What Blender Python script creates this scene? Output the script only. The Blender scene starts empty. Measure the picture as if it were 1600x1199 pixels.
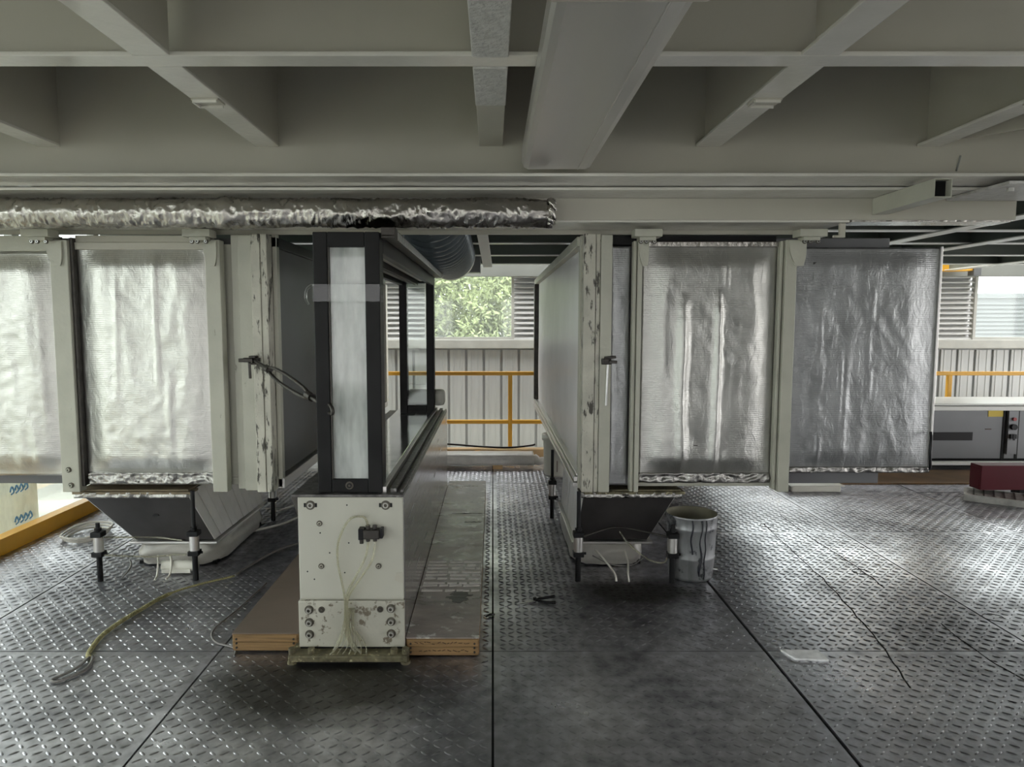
import bpy, math, random
import numpy as np
from mathutils import Vector, Matrix, noise
random.seed(7)
SC = bpy.context.scene
COL = SC.collection
PI = math.pi
R = math.radians

# ------------------------------------------------------------------ camera, sky, exposure
cam_d = bpy.data.cameras.new('camera')
cam = bpy.data.objects.new('camera', cam_d); COL.objects.link(cam)
cam.location = (0, 0, 1.5)
cam.rotation_euler = (R(90 - 5.08), 0, 0)
cam_d.sensor_width = 36.0
cam_d.lens = 24.3
cam_d.shift_x = 0.01875
cam_d.clip_end = 300
SC.camera = cam

W = bpy.data.worlds.new('overcast_sky'); SC.world = W
W.use_nodes = True
wb = W.node_tree.nodes['Background']
wb.inputs[0].default_value = (1.0, 0.995, 0.985, 1)
wb.inputs[1].default_value = 3.5

SC.view_settings.view_transform = 'Standard'
SC.view_settings.look = 'None'
SC.view_settings.gamma = 1.0
SC.view_settings.use_curve_mapping = False
SC.view_settings.exposure = 0.62

# ------------------------------------------------------------------ materials
def mat(name, col, rough=0.5, metal=0.0, var=0.0, vscale=3.0, bump=0.0, bscale=40.0, spots=None, spot_scale=9.0,
        spot_thr=0.62, sstreak=None, rvar=0.0, streak=None, spec=0.5, coat=0.0):
    m = bpy.data.materials.new(name); m.use_nodes = True
    nt = m.node_tree; N = nt.nodes; L = nt.links
    b = N['Principled BSDF']
    b.inputs['Roughness'].default_value = rough
    b.inputs['Metallic'].default_value = metal
    b.inputs['Specular IOR Level'].default_value = spec
    b.inputs['Coat Weight'].default_value = coat
    b.inputs['Coat Roughness'].default_value = 0.15
    b.inputs['Base Color'].default_value = (*col, 1)
    tc = N.new('ShaderNodeTexCoord')
    cur = None
    if var or spots or streak:
        nz = N.new('ShaderNodeTexNoise'); nz.inputs['Scale'].default_value = vscale
        nz.inputs['Detail'].default_value = 6
        vec = tc.outputs['Object']
        if streak:
            mp = N.new('ShaderNodeMapping'); mp.inputs['Scale'].default_value = streak
            L.new(vec, mp.inputs['Vector']); vec = mp.outputs[0]
        L.new(vec, nz.inputs['Vector'])
        mx = N.new('ShaderNodeMix'); mx.data_type = 'RGBA'
        mx.inputs['A'].default_value = (*[c * (1 - var) for c in col], 1)
        mx.inputs['B'].default_value = (*[min(1, c * (1 + var)) for c in col], 1)
        mr = N.new('ShaderNodeMapRange'); mr.inputs[1].default_value = 0.3; mr.inputs[2].default_value = 0.7
        L.new(nz.outputs['Fac'], mr.inputs[0]); L.new(mr.outputs[0], mx.inputs['Factor'])
        cur = mx.outputs['Result']
        if rvar:
            mr2 = N.new('ShaderNodeMapRange'); mr2.inputs[1].default_value = 0.3; mr2.inputs[2].default_value = 0.7
            mr2.inputs[3].default_value = rough - rvar; mr2.inputs[4].default_value = rough + rvar
            L.new(nz.outputs['Fac'], mr2.inputs[0]); L.new(mr2.outputs[0], b.inputs['Roughness'])
    if spots:
        n2 = N.new('ShaderNodeTexNoise'); n2.inputs['Scale'].default_value = spot_scale
        n2.inputs['Detail'].default_value = 8; n2.inputs['Roughness'].default_value = 0.65
        if sstreak:
            mp2 = N.new('ShaderNodeMapping'); mp2.inputs['Scale'].default_value = sstreak
            L.new(tc.outputs['Object'], mp2.inputs['Vector']); L.new(mp2.outputs[0], n2.inputs['Vector'])
        else: L.new(tc.outputs['Object'], n2.inputs['Vector'])
        m2 = N.new('ShaderNodeMapRange'); m2.inputs[1].default_value = spot_thr; m2.inputs[2].default_value = spot_thr + 0.06
        L.new(n2.outputs['Fac'], m2.inputs[0])
        x2 = N.new('ShaderNodeMix'); x2.data_type = 'RGBA'
        L.new(m2.outputs[0], x2.inputs['Factor'])
        L.new(cur, x2.inputs['A']); x2.inputs['B'].default_value = (*spots, 1)
        cur = x2.outputs['Result']
    if cur: L.new(cur, b.inputs['Base Color'])
    if bump:
        n3 = N.new('ShaderNodeTexNoise'); n3.inputs['Scale'].default_value = bscale; n3.inputs['Detail'].default_value = 5
        L.new(tc.outputs['Object'], n3.inputs['Vector'])
        bp = N.new('ShaderNodeBump'); bp.inputs['Strength'].default_value = bump; bp.inputs['Distance'].default_value = 0.01
        L.new(n3.outputs['Fac'], bp.inputs['Height']); L.new(bp.outputs[0], b.inputs['Normal'])
    return m

def foil_mat(name, col, rough, weave=True, metal=0.85, crinkle=0.35, cscale=14):
    m = mat(name, col, rough, metal, var=0.12, vscale=5, rvar=0.08)
    nt = m.node_tree; N = nt.nodes; L = nt.links; b = N['Principled BSDF']
    tc = N.new('ShaderNodeTexCoord')
    wv = N.new('ShaderNodeTexWave'); wv.bands_direction = 'Z'; wv.inputs['Scale'].default_value = 28
    wv.inputs['Distortion'].default_value = 1.5; wv.inputs['Detail'].default_value = 2
    L.new(tc.outputs['Object'], wv.inputs['Vector'])
    nz = N.new('ShaderNodeTexNoise'); nz.inputs['Scale'].default_value = cscale; nz.inputs['Detail'].default_value = 9
    nz.inputs['Roughness'].default_value = 0.6; nz.inputs['Distortion'].default_value = 0.8
    mp = N.new('ShaderNodeMapping'); mp.inputs['Scale'].default_value = (1.6, 1, 0.7)
    L.new(tc.outputs['Object'], mp.inputs['Vector']); L.new(mp.outputs[0], nz.inputs['Vector'])
    b1 = N.new('ShaderNodeBump'); b1.inputs['Strength'].default_value = crinkle; b1.inputs['Distance'].default_value = 0.012
    L.new(nz.outputs['Fac'], b1.inputs['Height'])
    if weave:
        b2 = N.new('ShaderNodeBump'); b2.inputs['Strength'].default_value = 0.10; b2.inputs['Distance'].default_value = 0.004
        L.new(wv.outputs['Fac'], b2.inputs['Height']); L.new(b1.outputs[0], b2.inputs['Normal'])
        L.new(b2.outputs[0], b.inputs['Normal'])
    else:
        L.new(b1.outputs[0], b.inputs['Normal'])
    return m

def glass_mat(name, tint, dust, dust_col=(0.8, 0.82, 0.8), gloss=0.08):
    m = bpy.data.materials.new(name); m.use_nodes = True
    nt = m.node_tree; N = nt.nodes; L = nt.links
    N.remove(N['Principled BSDF']); out = N['Material Output']
    tr = N.new('ShaderNodeBsdfTransparent'); tr.inputs[0].default_value = (*tint, 1)
    gl = N.new('ShaderNodeBsdfGlossy'); gl.inputs['Roughness'].default_value = 0.05
    df = N.new('ShaderNodeBsdfDiffuse'); df.inputs[0].default_value = (*dust_col, 1)
    tl = N.new('ShaderNodeBsdfTranslucent'); tl.inputs[0].default_value = (*dust_col, 1)
    a = N.new('ShaderNodeMixShader'); a.inputs[0].default_value = 0.5
    L.new(df.outputs[0], a.inputs[1]); L.new(tl.outputs[0], a.inputs[2])
    tc = N.new('ShaderNodeTexCoord'); nz = N.new('ShaderNodeTexNoise'); nz.inputs['Scale'].default_value = 7; nz.inputs['Detail'].default_value = 7
    mp = N.new('ShaderNodeMapping'); mp.inputs['Scale'].default_value = (2.2, 1, 0.5)
    L.new(tc.outputs['Object'], mp.inputs[0]); L.new(mp.outputs[0], nz.inputs['Vector'])
    mr = N.new('ShaderNodeMapRange'); mr.inputs[1].default_value = 0.3; mr.inputs[2].default_value = 0.7
    mr.inputs[3].default_value = max(0, dust - 0.3 * (dust > 0.3)); mr.inputs[4].default_value = min(1, dust + 0.3 * (dust > 0.3))
    L.new(nz.outputs['Fac'], mr.inputs[0])
    s = N.new('ShaderNodeMixShader'); L.new(mr.outputs[0], s.inputs[0])
    L.new(tr.outputs[0], s.inputs[1]); L.new(a.outputs[0], s.inputs[2])
    fr = N.new('ShaderNodeLayerWeight'); fr.inputs['Blend'].default_value = 0.25
    mm = N.new('ShaderNodeMath'); mm.operation = 'ADD'; mm.inputs[1].default_value = gloss; mm.use_clamp = True
    L.new(fr.outputs['Fresnel'], mm.inputs[0])
    m3 = N.new('ShaderNodeMath'); m3.operation = 'MULTIPLY'; m3.inputs[1].default_value = 0.5
    L.new(mm.outputs[0], m3.inputs[0])
    f = N.new('ShaderNodeMixShader'); L.new(m3.outputs[0], f.inputs[0])
    L.new(s.outputs[0], f.inputs[1]); L.new(gl.outputs[0], f.inputs[2])
    L.new(f.outputs[0], out.inputs['Surface'])
    return m

M = {}
M['ceil'] = mat('beam_paint', (0.45, 0.43, 0.36), 0.38, 0, var=0.05, vscale=2.0, bump=0.06, bscale=18, rvar=0.06)
M['ceil_gloss'] = mat('flange_paint_lit', (0.66, 0.64, 0.575), 0.13, 0, var=0.08, vscale=3, bump=0.12, bscale=30, rvar=0.08, spec=0.7)  # paler than the webs: floor light reflected on flanges put into the colour
M['deck'] = mat('deck_paint', (0.20, 0.21, 0.19), 0.6, 0, var=0.1, vscale=1.5)
M['joist'] = mat('joist_paint', (0.13, 0.15, 0.13), 0.5, 0, var=0.1)
M['joist_edge'] = mat('lit_edge_pale_paint', (0.75, 0.76, 0.72), 0.3)  # pale steel; window light on joist flanges is also in the colour
M['galv'] = mat('galvanised_sheet', (0.64, 0.62, 0.595), 0.30, 0.8, var=0.03, vscale=2, streak=(4, 0.2, 4))
M['white'] = mat('off_white_paint', (0.48, 0.475, 0.40), 0.42, 0, var=0.06, vscale=4, spots=(0.30, 0.27, 0.2), spot_scale=22, spot_thr=0.70, bump=0.05, bscale=60)
M['post'] = mat('door_stile_paint', (0.46, 0.455, 0.38), 0.42, 0, var=0.08, vscale=5, spots=(0.2, 0.18, 0.13), spot_scale=16, spot_thr=0.66, sstreak=(1.8, 1.8, 0.5), bump=0.1, bscale=50)
M['worn'] = mat('peeling_paint', (0.50, 0.485, 0.41), 0.5, 0, var=0.15, vscale=7, spots=(0.05, 0.045, 0.035), spot_scale=20, spot_thr=0.545, sstreak=(1.6, 1.6, 0.42), bump=0.3, bscale=40)
M['foil'] = foil_mat('foil_cloth', (0.57, 0.565, 0.53), 0.36)
M['foil_mid'] = foil_mat('half_shaded_foil_cloth', (0.46, 0.455, 0.43), 0.36)  # same foil cloth, darkened for the weaker light on the middle door
M['foil_dim'] = foil_mat('shaded_foil_cloth', (0.36, 0.365, 0.365), 0.36)  # same foil cloth with the right side's shade put into the colour
M['crumple'] = foil_mat('crumpled_foil_tape', (0.36, 0.35, 0.33), 0.24, weave=False, metal=0.95, crinkle=0.6, cscale=30)
M['foil_shiny'] = foil_mat('shiny_foil', (0.42, 0.40, 0.37), 0.13, weave=False, metal=1.0, crinkle=0.5, cscale=24)
M['canvas'] = mat('grey_canvas', (0.76, 0.745, 0.76), 0.34, 0, var=0.08, vscale=2, bump=0.25, bscale=5)
M['canvas_shaded'] = mat('shaded_grey_canvas', (0.15, 0.15, 0.155), 0.55, 0, var=0.06, vscale=2, bump=0.06, bscale=8)  # shade of the left oven's side wall put into the canvas colour
M['black'] = mat('black_paint', (0.012, 0.012, 0.012), 0.4, 0, var=0.25, vscale=8, bump=0.05, spec=0.15)
M['blackp'] = mat('black_plastic', (0.010, 0.010, 0.011), 0.42, spec=0.25)
M['iron'] = mat('dark_iron', (0.055, 0.05, 0.045), 0.45, 0.7, var=0.3, vscale=20)
M['steel'] = mat('bare_steel', (0.55, 0.55, 0.54), 0.3, 1.0, var=0.1, vscale=15)
M['brushed'] = mat('brushed_stainless', (0.62, 0.61, 0.60), 0.22, 1.0, var=0.1, vscale=5, streak=(1, 0.6, 9), rvar=0.07)
M['rail_dark'] = mat('grimy_rail', (0.13, 0.125, 0.12), 0.35, 0.6, var=0.5, vscale=30, spots=(0.4, 0.39, 0.37), spot_scale=35, spot_thr=0.6)
M['body'] = mat('cabinet_paint', (0.50, 0.49, 0.42), 0.38, 0, var=0.05, vscale=3, spots=(0.30, 0.27, 0.21), spot_scale=14, spot_thr=0.69, bump=0.04, bscale=60)
M['body_dirty'] = mat('dirty_cabinet_paint', (0.47, 0.455, 0.385), 0.5, 0, var=0.14, vscale=6, spots=(0.15, 0.125, 0.09), spot_scale=24, spot_thr=0.555, bump=0.2, bscale=50)
M['grime'] = mat('greasy_base', (0.13, 0.115, 0.065), 0.5, 0, var=0.6, vscale=22, spots=(0.42, 0.38, 0.24), spot_scale=24, spot_thr=0.58, bump=0.5, bscale=40)
M['ply_top'] = mat('worn_film_face', (0.23, 0.195, 0.18), 0.33, 0, var=0.45, vscale=5, spots=(0.55, 0.53, 0.51), spot_scale=9, spot_thr=0.57, bump=0.25, bscale=16, rvar=0.1, streak=(1, 2.2, 1))
M['ply_top2'] = mat('brown_film_face', (0.15, 0.115, 0.09), 0.5, 0, var=0.15, vscale=3, bump=0.1, bscale=14)
M['ply_edge'] = mat('plywood_edge', (0.25, 0.15, 0.062), 0.6, 0, var=0.25, vscale=12, streak=(0.6, 1, 10), bump=0.15, spots=(0.1, 0.06, 0.03), spot_scale=18, spot_thr=0.68)
M['splinter'] = mat('splintered_veneer', (0.78, 0.75, 0.71), 0.6, 0, var=0.2, vscale=20)
M['orange'] = mat('orange_paint', (0.88, 0.46, 0.045), 0.4, 0, var=0.06, vscale=6)
M['tan'] = mat('tan_timber', (0.74, 0.50, 0.25), 0.6, 0, var=0.12, vscale=6)
M['wrap'] = mat('plastic_wrap', (0.84, 0.80, 0.75), 0.28, 0, var=0.1, vscale=8, bump=0.8, bscale=14)
M['wrap_w'] = mat('white_plastic_sheet', (0.46, 0.44, 0.40), 0.35, 0, var=0.18, vscale=5, bump=0.7, bscale=10)
M['white_foil'] = mat('white_foil_lining', (0.84, 0.83, 0.80), 0.32, 0.1, var=0.08, vscale=6, bump=0.4, bscale=12)
M['hopper_dark'] = mat('hopper_underside', (0.065, 0.06, 0.06), 0.36, 0.3, var=0.2, vscale=6, bump=0.1, bscale=10)
M['sheet'] = mat('wall_sheet', (0.50, 0.51, 0.50), 0.4, 0.1, var=0.06, vscale=3, streak=(8, 8, 0.6))
M['rib'] = mat('wall_rib', (0.36, 0.37, 0.37), 0.45, 0.1, var=0.1)
M['louvre'] = mat('louvre_sheet', (0.70, 0.70, 0.68), 0.4, 0.05, var=0.05)
M['sill'] = mat('sill_paint', (0.48, 0.48, 0.44), 0.5, var=0.08, vscale=6)
M['pane'] = glass_mat('window_glass', (0.93, 0.97, 0.96), 0.07, (0.9, 0.93, 0.92), 0.03)
M['dusty'] = glass_mat('dusty_glass', (0.9, 0.95, 0.93), 0.56, (0.93, 0.95, 0.92), 0.04)
M['clear'] = glass_mat('clear_tape', (0.96, 0.97, 0.96), 0.0, (0.6, 0.6, 0.58), 0.02)
M['hose'] = mat('grey_hose', (0.16, 0.19, 0.205), 0.22, 0.1, var=0.1)
M['tube'] = glass_mat('clear_tube', (0.86, 0.85, 0.76), 0.30, (0.66, 0.64, 0.52), 0.05)
M['cable_w'] = mat('white_cable', (0.70, 0.67, 0.60), 0.4)
M['rope'] = mat('yellowed_rope', (0.34, 0.31, 0.15), 0.8, var=0.3, vscale=40, bump=0.6, bscale=120)
M['wire'] = mat('grey_wire', (0.20, 0.19, 0.18), 0.5)
M['card'] = mat('dirty_cardboard', (0.22, 0.175, 0.11), 0.7, var=0.3, vscale=12)
M['maroon'] = mat('maroon_paint', (0.085, 0.006, 0.013), 0.5, var=0.1, spec=0.25)
M['grat'] = mat('grating_zinc', (0.42, 0.41, 0.38), 0.5, 0.4, var=0.35, vscale=9, spots=(0.08, 0.07, 0.06), spot_scale=10, spot_thr=0.6)
M['panelgrey'] = mat('machine_grey', (0.165, 0.17, 0.175), 0.4, 0.2, var=0.05)
M['panelrim'] = mat('machine_rim', (0.80, 0.80, 0.76), 0.35)
M['yellow'] = mat('yellow_label', (0.65, 0.48, 0.05), 0.5)
M['red'] = mat('red_button', (0.30, 0.03, 0.03), 0.4)
M['bucket'] = mat('stained_bucket', (0.25, 0.255, 0.26), 0.36, 0.3, var=0.35, vscale=9, spots=(0.05, 0.053, 0.06), spot_scale=11, spot_thr=0.565, streak=(2, 2, 0.5))
M['bucket_in'] = mat('bucket_inside', (0.16, 0.15, 0.10), 0.6, var=0.3, vscale=8)
M['drip'] = mat('dried_black_drip', (0.02, 0.022, 0.03), 0.35)
M['whiteplastic'] = mat('white_plastic', (0.74, 0.72, 0.64), 0.45, var=0.06)
M['wfilm'] = glass_mat('white_film_panel', (0.9, 0.9, 0.85), 0.85, (0.82, 0.81, 0.72), 0.0)
M['blue'] = mat('blue_print', (0.18, 0.42, 0.72), 0.5)
M['leaf'] = mat('leaf', (0.15, 0.19, 0.07), 0.5, var=0.55, vscale=2.2)
M['leaf2'] = mat('leaf_pale', (0.30, 0.345, 0.16), 0.6, var=0.55, vscale=2.2)
M['bark'] = mat('bark', (0.16, 0.12, 0.09), 0.8, var=0.3, vscale=12)
M['ground'] = mat('ground_soil', (0.26, 0.26, 0.22), 0.9, var=0.3, vscale=0.5)
M['bldg'] = mat('far_cladding', (0.15, 0.157, 0.162), 0.5, var=0.03)
M['bldg_glass'] = mat('far_glazing', (0.055, 0.08, 0.095), 0.4, var=0.06)
M['grass_w'] = mat('aged_steel_plate', (0.5, 0.5, 0.5), 0.35, 0.8, var=0.2, vscale=20)
M['sqplate'] = mat('backlit_steel_plate', (0.82, 0.82, 0.82), 0.5, 0.0, var=0.15, vscale=30)  # pale tone stands in for light from the back reflected off steel
M['ink'] = mat('faded_ink', (0.09, 0.05, 0.03), 0.8)

# tread plate steel
def floor_material():
    m = bpy.data.materials.new('tread_plate_steel'); m.use_nodes = True
    nt = m.node_tree; N = nt.nodes; L = nt.links; b = N['Principled BSDF']
    b.inputs['Metallic'].default_value = 0.9
    g = N.new('ShaderNodeNewGeometry')
    n1 = N.new('ShaderNodeTexNoise'); n1.inputs['Scale'].default_value = 1.1; n1.inputs['Detail'].default_value = 8; n1.inputs['Roughness'].default_value = 0.62
    n2 = N.new('ShaderNodeTexNoise'); n2.inputs['Scale'].default_value = 16; n2.inputs['Detail'].default_value = 6
    L.new(g.outputs['Position'], n1.inputs['Vector']); L.new(g.outputs['Position'], n2.inputs['Vector'])
    ad = N.new('ShaderNodeMath'); ad.operation = 'MULTIPLY_ADD'; ad.inputs[1].default_value = 0.45
    L.new(n2.outputs['Fac'], ad.inputs[0]); L.new(n1.outputs['Fac'], ad.inputs[2])
    cr = N.new('ShaderNodeValToRGB')
    cr.color_ramp.elements[0].position = 0.50; cr.color_ramp.elements[0].color = (0.145, 0.145, 0.158, 1)
    cr.color_ramp.elements[1].position = 0.95; cr.color_ramp.elements[1].color = (0.84, 0.84, 0.89, 1)
    e = cr.color_ramp.elements.new(0.72); e.color = (0.46, 0.46, 0.49, 1)
    L.new(ad.outputs[0], cr.inputs[0])
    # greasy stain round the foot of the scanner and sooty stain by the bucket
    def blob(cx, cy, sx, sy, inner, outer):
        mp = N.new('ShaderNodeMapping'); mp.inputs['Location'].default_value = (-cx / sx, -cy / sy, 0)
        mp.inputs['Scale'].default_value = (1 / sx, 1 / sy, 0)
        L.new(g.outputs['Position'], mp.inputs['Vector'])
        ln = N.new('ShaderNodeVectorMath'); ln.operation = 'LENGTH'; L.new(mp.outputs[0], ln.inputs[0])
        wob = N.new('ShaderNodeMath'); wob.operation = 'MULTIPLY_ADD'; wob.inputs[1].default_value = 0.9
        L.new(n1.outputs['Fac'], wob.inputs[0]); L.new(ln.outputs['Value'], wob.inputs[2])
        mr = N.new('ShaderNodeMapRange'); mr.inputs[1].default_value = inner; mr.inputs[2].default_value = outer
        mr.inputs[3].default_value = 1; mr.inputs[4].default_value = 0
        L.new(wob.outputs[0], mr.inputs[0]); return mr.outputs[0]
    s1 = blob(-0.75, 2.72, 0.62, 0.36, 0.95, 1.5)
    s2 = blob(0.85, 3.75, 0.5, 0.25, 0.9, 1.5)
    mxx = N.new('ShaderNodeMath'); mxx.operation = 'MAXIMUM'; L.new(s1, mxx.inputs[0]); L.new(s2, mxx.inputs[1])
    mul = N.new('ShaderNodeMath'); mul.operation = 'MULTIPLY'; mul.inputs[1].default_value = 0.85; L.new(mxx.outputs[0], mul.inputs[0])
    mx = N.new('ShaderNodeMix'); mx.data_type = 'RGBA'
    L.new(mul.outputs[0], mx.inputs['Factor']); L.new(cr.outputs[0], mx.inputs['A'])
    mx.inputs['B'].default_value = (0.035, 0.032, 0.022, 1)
    L.new(mx.outputs['Result'], b.inputs['Base Color'])
    mr = N.new('ShaderNodeMapRange'); mr.inputs[1].default_value = 0.5; mr.inputs[2].default_value = 0.95
    mr.inputs[3].default_value = 0.44; mr.inputs[4].default_value = 0.25
    L.new(ad.outputs[0], mr.inputs[0]); L.new(mr.outputs[0], b.inputs['Roughness'])
    bp = N.new('ShaderNodeBump'); bp.inputs['Strength'].default_value = 0.25; bp.inputs['Distance'].default_value = 0.003
    L.new(n2.outputs['Fac'], bp.inputs['Height']); L.new(bp.outputs[0], b.inputs['Normal'])
    return m
M['floor'] = floor_material()
M['washer'] = mat('grimy_shaded_washer', (0.10, 0.09, 0.07), 0.5, 0.3)  # grime, with the shade on washers and in sockets put into the colour
M['headsteel'] = mat('screw_head_steel', (0.42, 0.41, 0.37), 0.4, 0.5)
M['seam'] = mat('dark_seam', (0.01, 0.01, 0.01), 0.9)

# ------------------------------------------------------------------ mesh helpers
class MB:
    def __init__(s): s.v = []; s.f = []; s.sm = []
    def add(s, vs, fs, smooth=False):
        o = len(s.v); s.v += [tuple(v) for v in vs]
        s.f += [tuple(i + o for i in f) for f in fs]; s.sm += [smooth] * len(fs); return s
    def box(s, x0, x1, y0, y1, z0, z1):
        return s.hexa([(x0, y0, z0), (x1, y0, z0), (x1, y1, z0), (x0, y1, z0), (x0, y0, z1), (x1, y0, z1), (x1, y1, z1), (x0, y1, z1)])
    def hexa(s, p):
        return s.add(p, [(0, 3, 2, 1), (4, 5, 6, 7), (0, 1, 5, 4), (1, 2, 6, 5), (2, 3, 7, 6), (3, 0, 4, 7)])
    def bar(s, a, b, w, h, up=(0, 0, 1)):
        a = Vector(a); b = Vector(b); d = (b - a).normalized(); u = Vector(up)
        r = d.cross(u)
        if r.length < 1e-4: r = d.cross(Vector((0, 1, 0)))
        r.normalize(); u = r.cross(d).normalized()
        r *= w / 2; u *= h / 2
        return s.hexa([a - r - u, a + r - u, b + r - u, b - r - u, a - r + u, a + r + u, b + r + u, b - r + u])
    def cyl(s, a, b, r0, r1=None, n=16, caps=True):
        if r1 is None: r1 = r0
        a = Vector(a); b = Vector(b); d = (b - a).normalized()
        x = d.orthogonal().normalized(); y = d.cross(x)
        vs = []
        for k in range(n):
            t = 2 * PI * k / n; c = x * math.cos(t) + y * math.sin(t)
            vs += [a + c * r0, b + c * r1]
        fs = [(2 * k, 2 * ((k + 1) % n), 2 * ((k + 1) % n) + 1, 2 * k + 1) for k in range(n)]
        s.add(vs, fs, True)
        if caps:
            s.add([vs[2 * k] for k in range(n)], [tuple(range(n - 1, -1, -1))])
            s.add([vs[2 * k + 1] for k in range(n)], [tuple(range(n))])
        return s
    def tube(s, pts, r, n=8, closed=False):
        pts = [Vector(p) for p in pts]; m = len(pts); rings = []
        up = Vector((0.13, 0.21, 0.97)).normalized()
        for i, p in enumerate(pts):
            if closed: t = pts[(i + 1) % m] - pts[i - 1]
            else: t = pts[min(i + 1, m - 1)] - pts[max(i - 1, 0)]
            t = t.normalized(); x = up - t * up.dot(t)
            if x.length < 0.05: x = t.orthogonal()
            x.normalize(); y = t.cross(x); up = x
            rr = r[i] if isinstance(r, (list, tuple)) else r
            rings.append([p + (x * math.cos(2 * PI * k / n) + y * math.sin(2 * PI * k / n)) * rr for k in range(n)])
        vs = [v for q in rings for v in q]; fs = []
        for i in range(m if closed else m - 1):
            j = (i + 1) % m
            for k in range(n):
                k2 = (k + 1) % n
                fs.append((i * n + k, i * n + k2, j * n + k2, j * n + k))
        if not closed: fs += [tuple(range(n - 1, -1, -1)), tuple((m - 1) * n + k for k in range(n))]
        return s.add(vs, fs, True)
    def lathe(s, prof, c, n=24, axis='Z'):
        vs = []
        for (r, h) in prof:
            for k in range(n):
                t = 2 * PI * k / n
                vs.append((c[0] + r * math.cos(t), c[1] + r * math.sin(t), c[2] + h))
        fs = []
        for i in range(len(prof) - 1):
            for k in range(n):
                k2 = (k + 1) % n
                fs.append((i * n + k, i * n + k2, (i + 1) * n + k2, (i + 1) * n + k))
        return s.add(vs, fs, True)
    def extrude_y(s, poly, y0, y1):            # polygon in XZ, pushed along Y
        n = len(poly)
        vs = [(x, y0, z) for x, z in poly] + [(x, y1, z) for x, z in poly]
        fs = [tuple(range(n)), tuple(range(2 * n - 1, n - 1, -1))]
        fs += [(k, n + k, n + (k + 1) % n, (k + 1) % n) for k in range(n)]
        return s.add(vs, fs)
    def extrude_x(s, poly, x0, x1):            # polygon in YZ, pushed along X
        n = len(poly)
        vs = [(x0, y, z) for y, z in poly] + [(x1, y, z) for y, z in poly]
        fs = [tuple(range(n)), tuple(range(2 * n - 1, n - 1, -1))]
        fs += [(k, n + k, n + (k + 1) % n, (k + 1) % n) for k in range(n)]
        return s.add(vs, fs)

def root_of(o):
    while o.parent: o = o.parent
    return o
def origin(o):
    return Vector(root_of(o).location) if o else Vector((0, 0, 0))
def mesh_from(mb, name, o):
    me = bpy.data.meshes.new(name)
    me.from_pydata([(v[0] - o[0], v[1] - o[1], v[2] - o[2]) for v in mb.v], [], mb.f)
    me.polygons.foreach_set('use_smooth', mb.sm)
    me.update()
    return me
def recalc(me):
    import bmesh
    bm = bmesh.new(); bm.from_mesh(me); bmesh.ops.recalc_face_normals(bm, faces=bm.faces); bm.to_mesh(me); bm.free()
def part(name, mb, m, parent=None, bevel=0.0, loc=None, label=None):
    o0 = origin(parent) if parent else (Vector(loc) if loc else Vector((0, 0, 0)))
    me = mesh_from(mb, name, o0); recalc(me)
    me.materials.append(M[m])
    o = bpy.data.objects.new(name, me); COL.objects.link(o)
    if parent: o.parent = parent
    else: o.location = o0
    if bevel:
        b = o.modifiers.new('edge', 'BEVEL'); b.width = bevel; b.segments = 2; b.limit_method = 'ANGLE'; b.angle_limit = R(40)
    if label: o['label'] = label
    return o
def thing(name, label, cat, loc=(0, 0, 0), group=None):
    o = bpy.data.objects.new(name, None); COL.objects.link(o); o.location = loc
    o.empty_display_size = 0.1
    o['label'] = label; o['category'] = cat
    if group: o['group'] = group
    return o
def tag(o, label, cat, group=None):
    o['label'] = label; o['category'] = cat
    if group: o['group'] = group
    return o
def struct(o):
    o['kind'] = 'structure'; return o
def inst(src, parent, loc, name=None):         # another object on the same mesh
    o = bpy.data.objects.new(name or src.name.split('.')[0], src.data); COL.objects.link(o)
    for md in src.modifiers:
        if md.type == 'BEVEL':
            b = o.modifiers.new('edge', 'BEVEL'); b.width = md.width; b.segments = 2; b.limit_method = 'ANGLE'; b.angle_limit = R(40)
    o.parent = parent; o.location = loc
    return o
def copy_tree(o, parent=None):
    c = o.copy(); COL.objects.link(c); c.parent = parent
    for ch in list(o.children): copy_tree(ch, c)
    return c

def bez(pts, n=10):                            # smooth path through points (Catmull-Rom)
    P = [Vector(p) for p in pts]; out = []
    for i in range(len(P) - 1):
        p0 = P[max(i - 1, 0)]; p1 = P[i]; p2 = P[i + 1]; p3 = P[min(i + 2, len(P) - 1)]
        for k in range(n):
            t = k / n
            out.append(0.5 * ((2 * p1) + (p2 - p0) * t + (2 * p0 - 5 * p1 + 4 * p2 - p3) * t * t + (3 * p1 - p0 - 3 * p2 + p3) * t ** 3))
    out.append(P[-1]); return out

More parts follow.
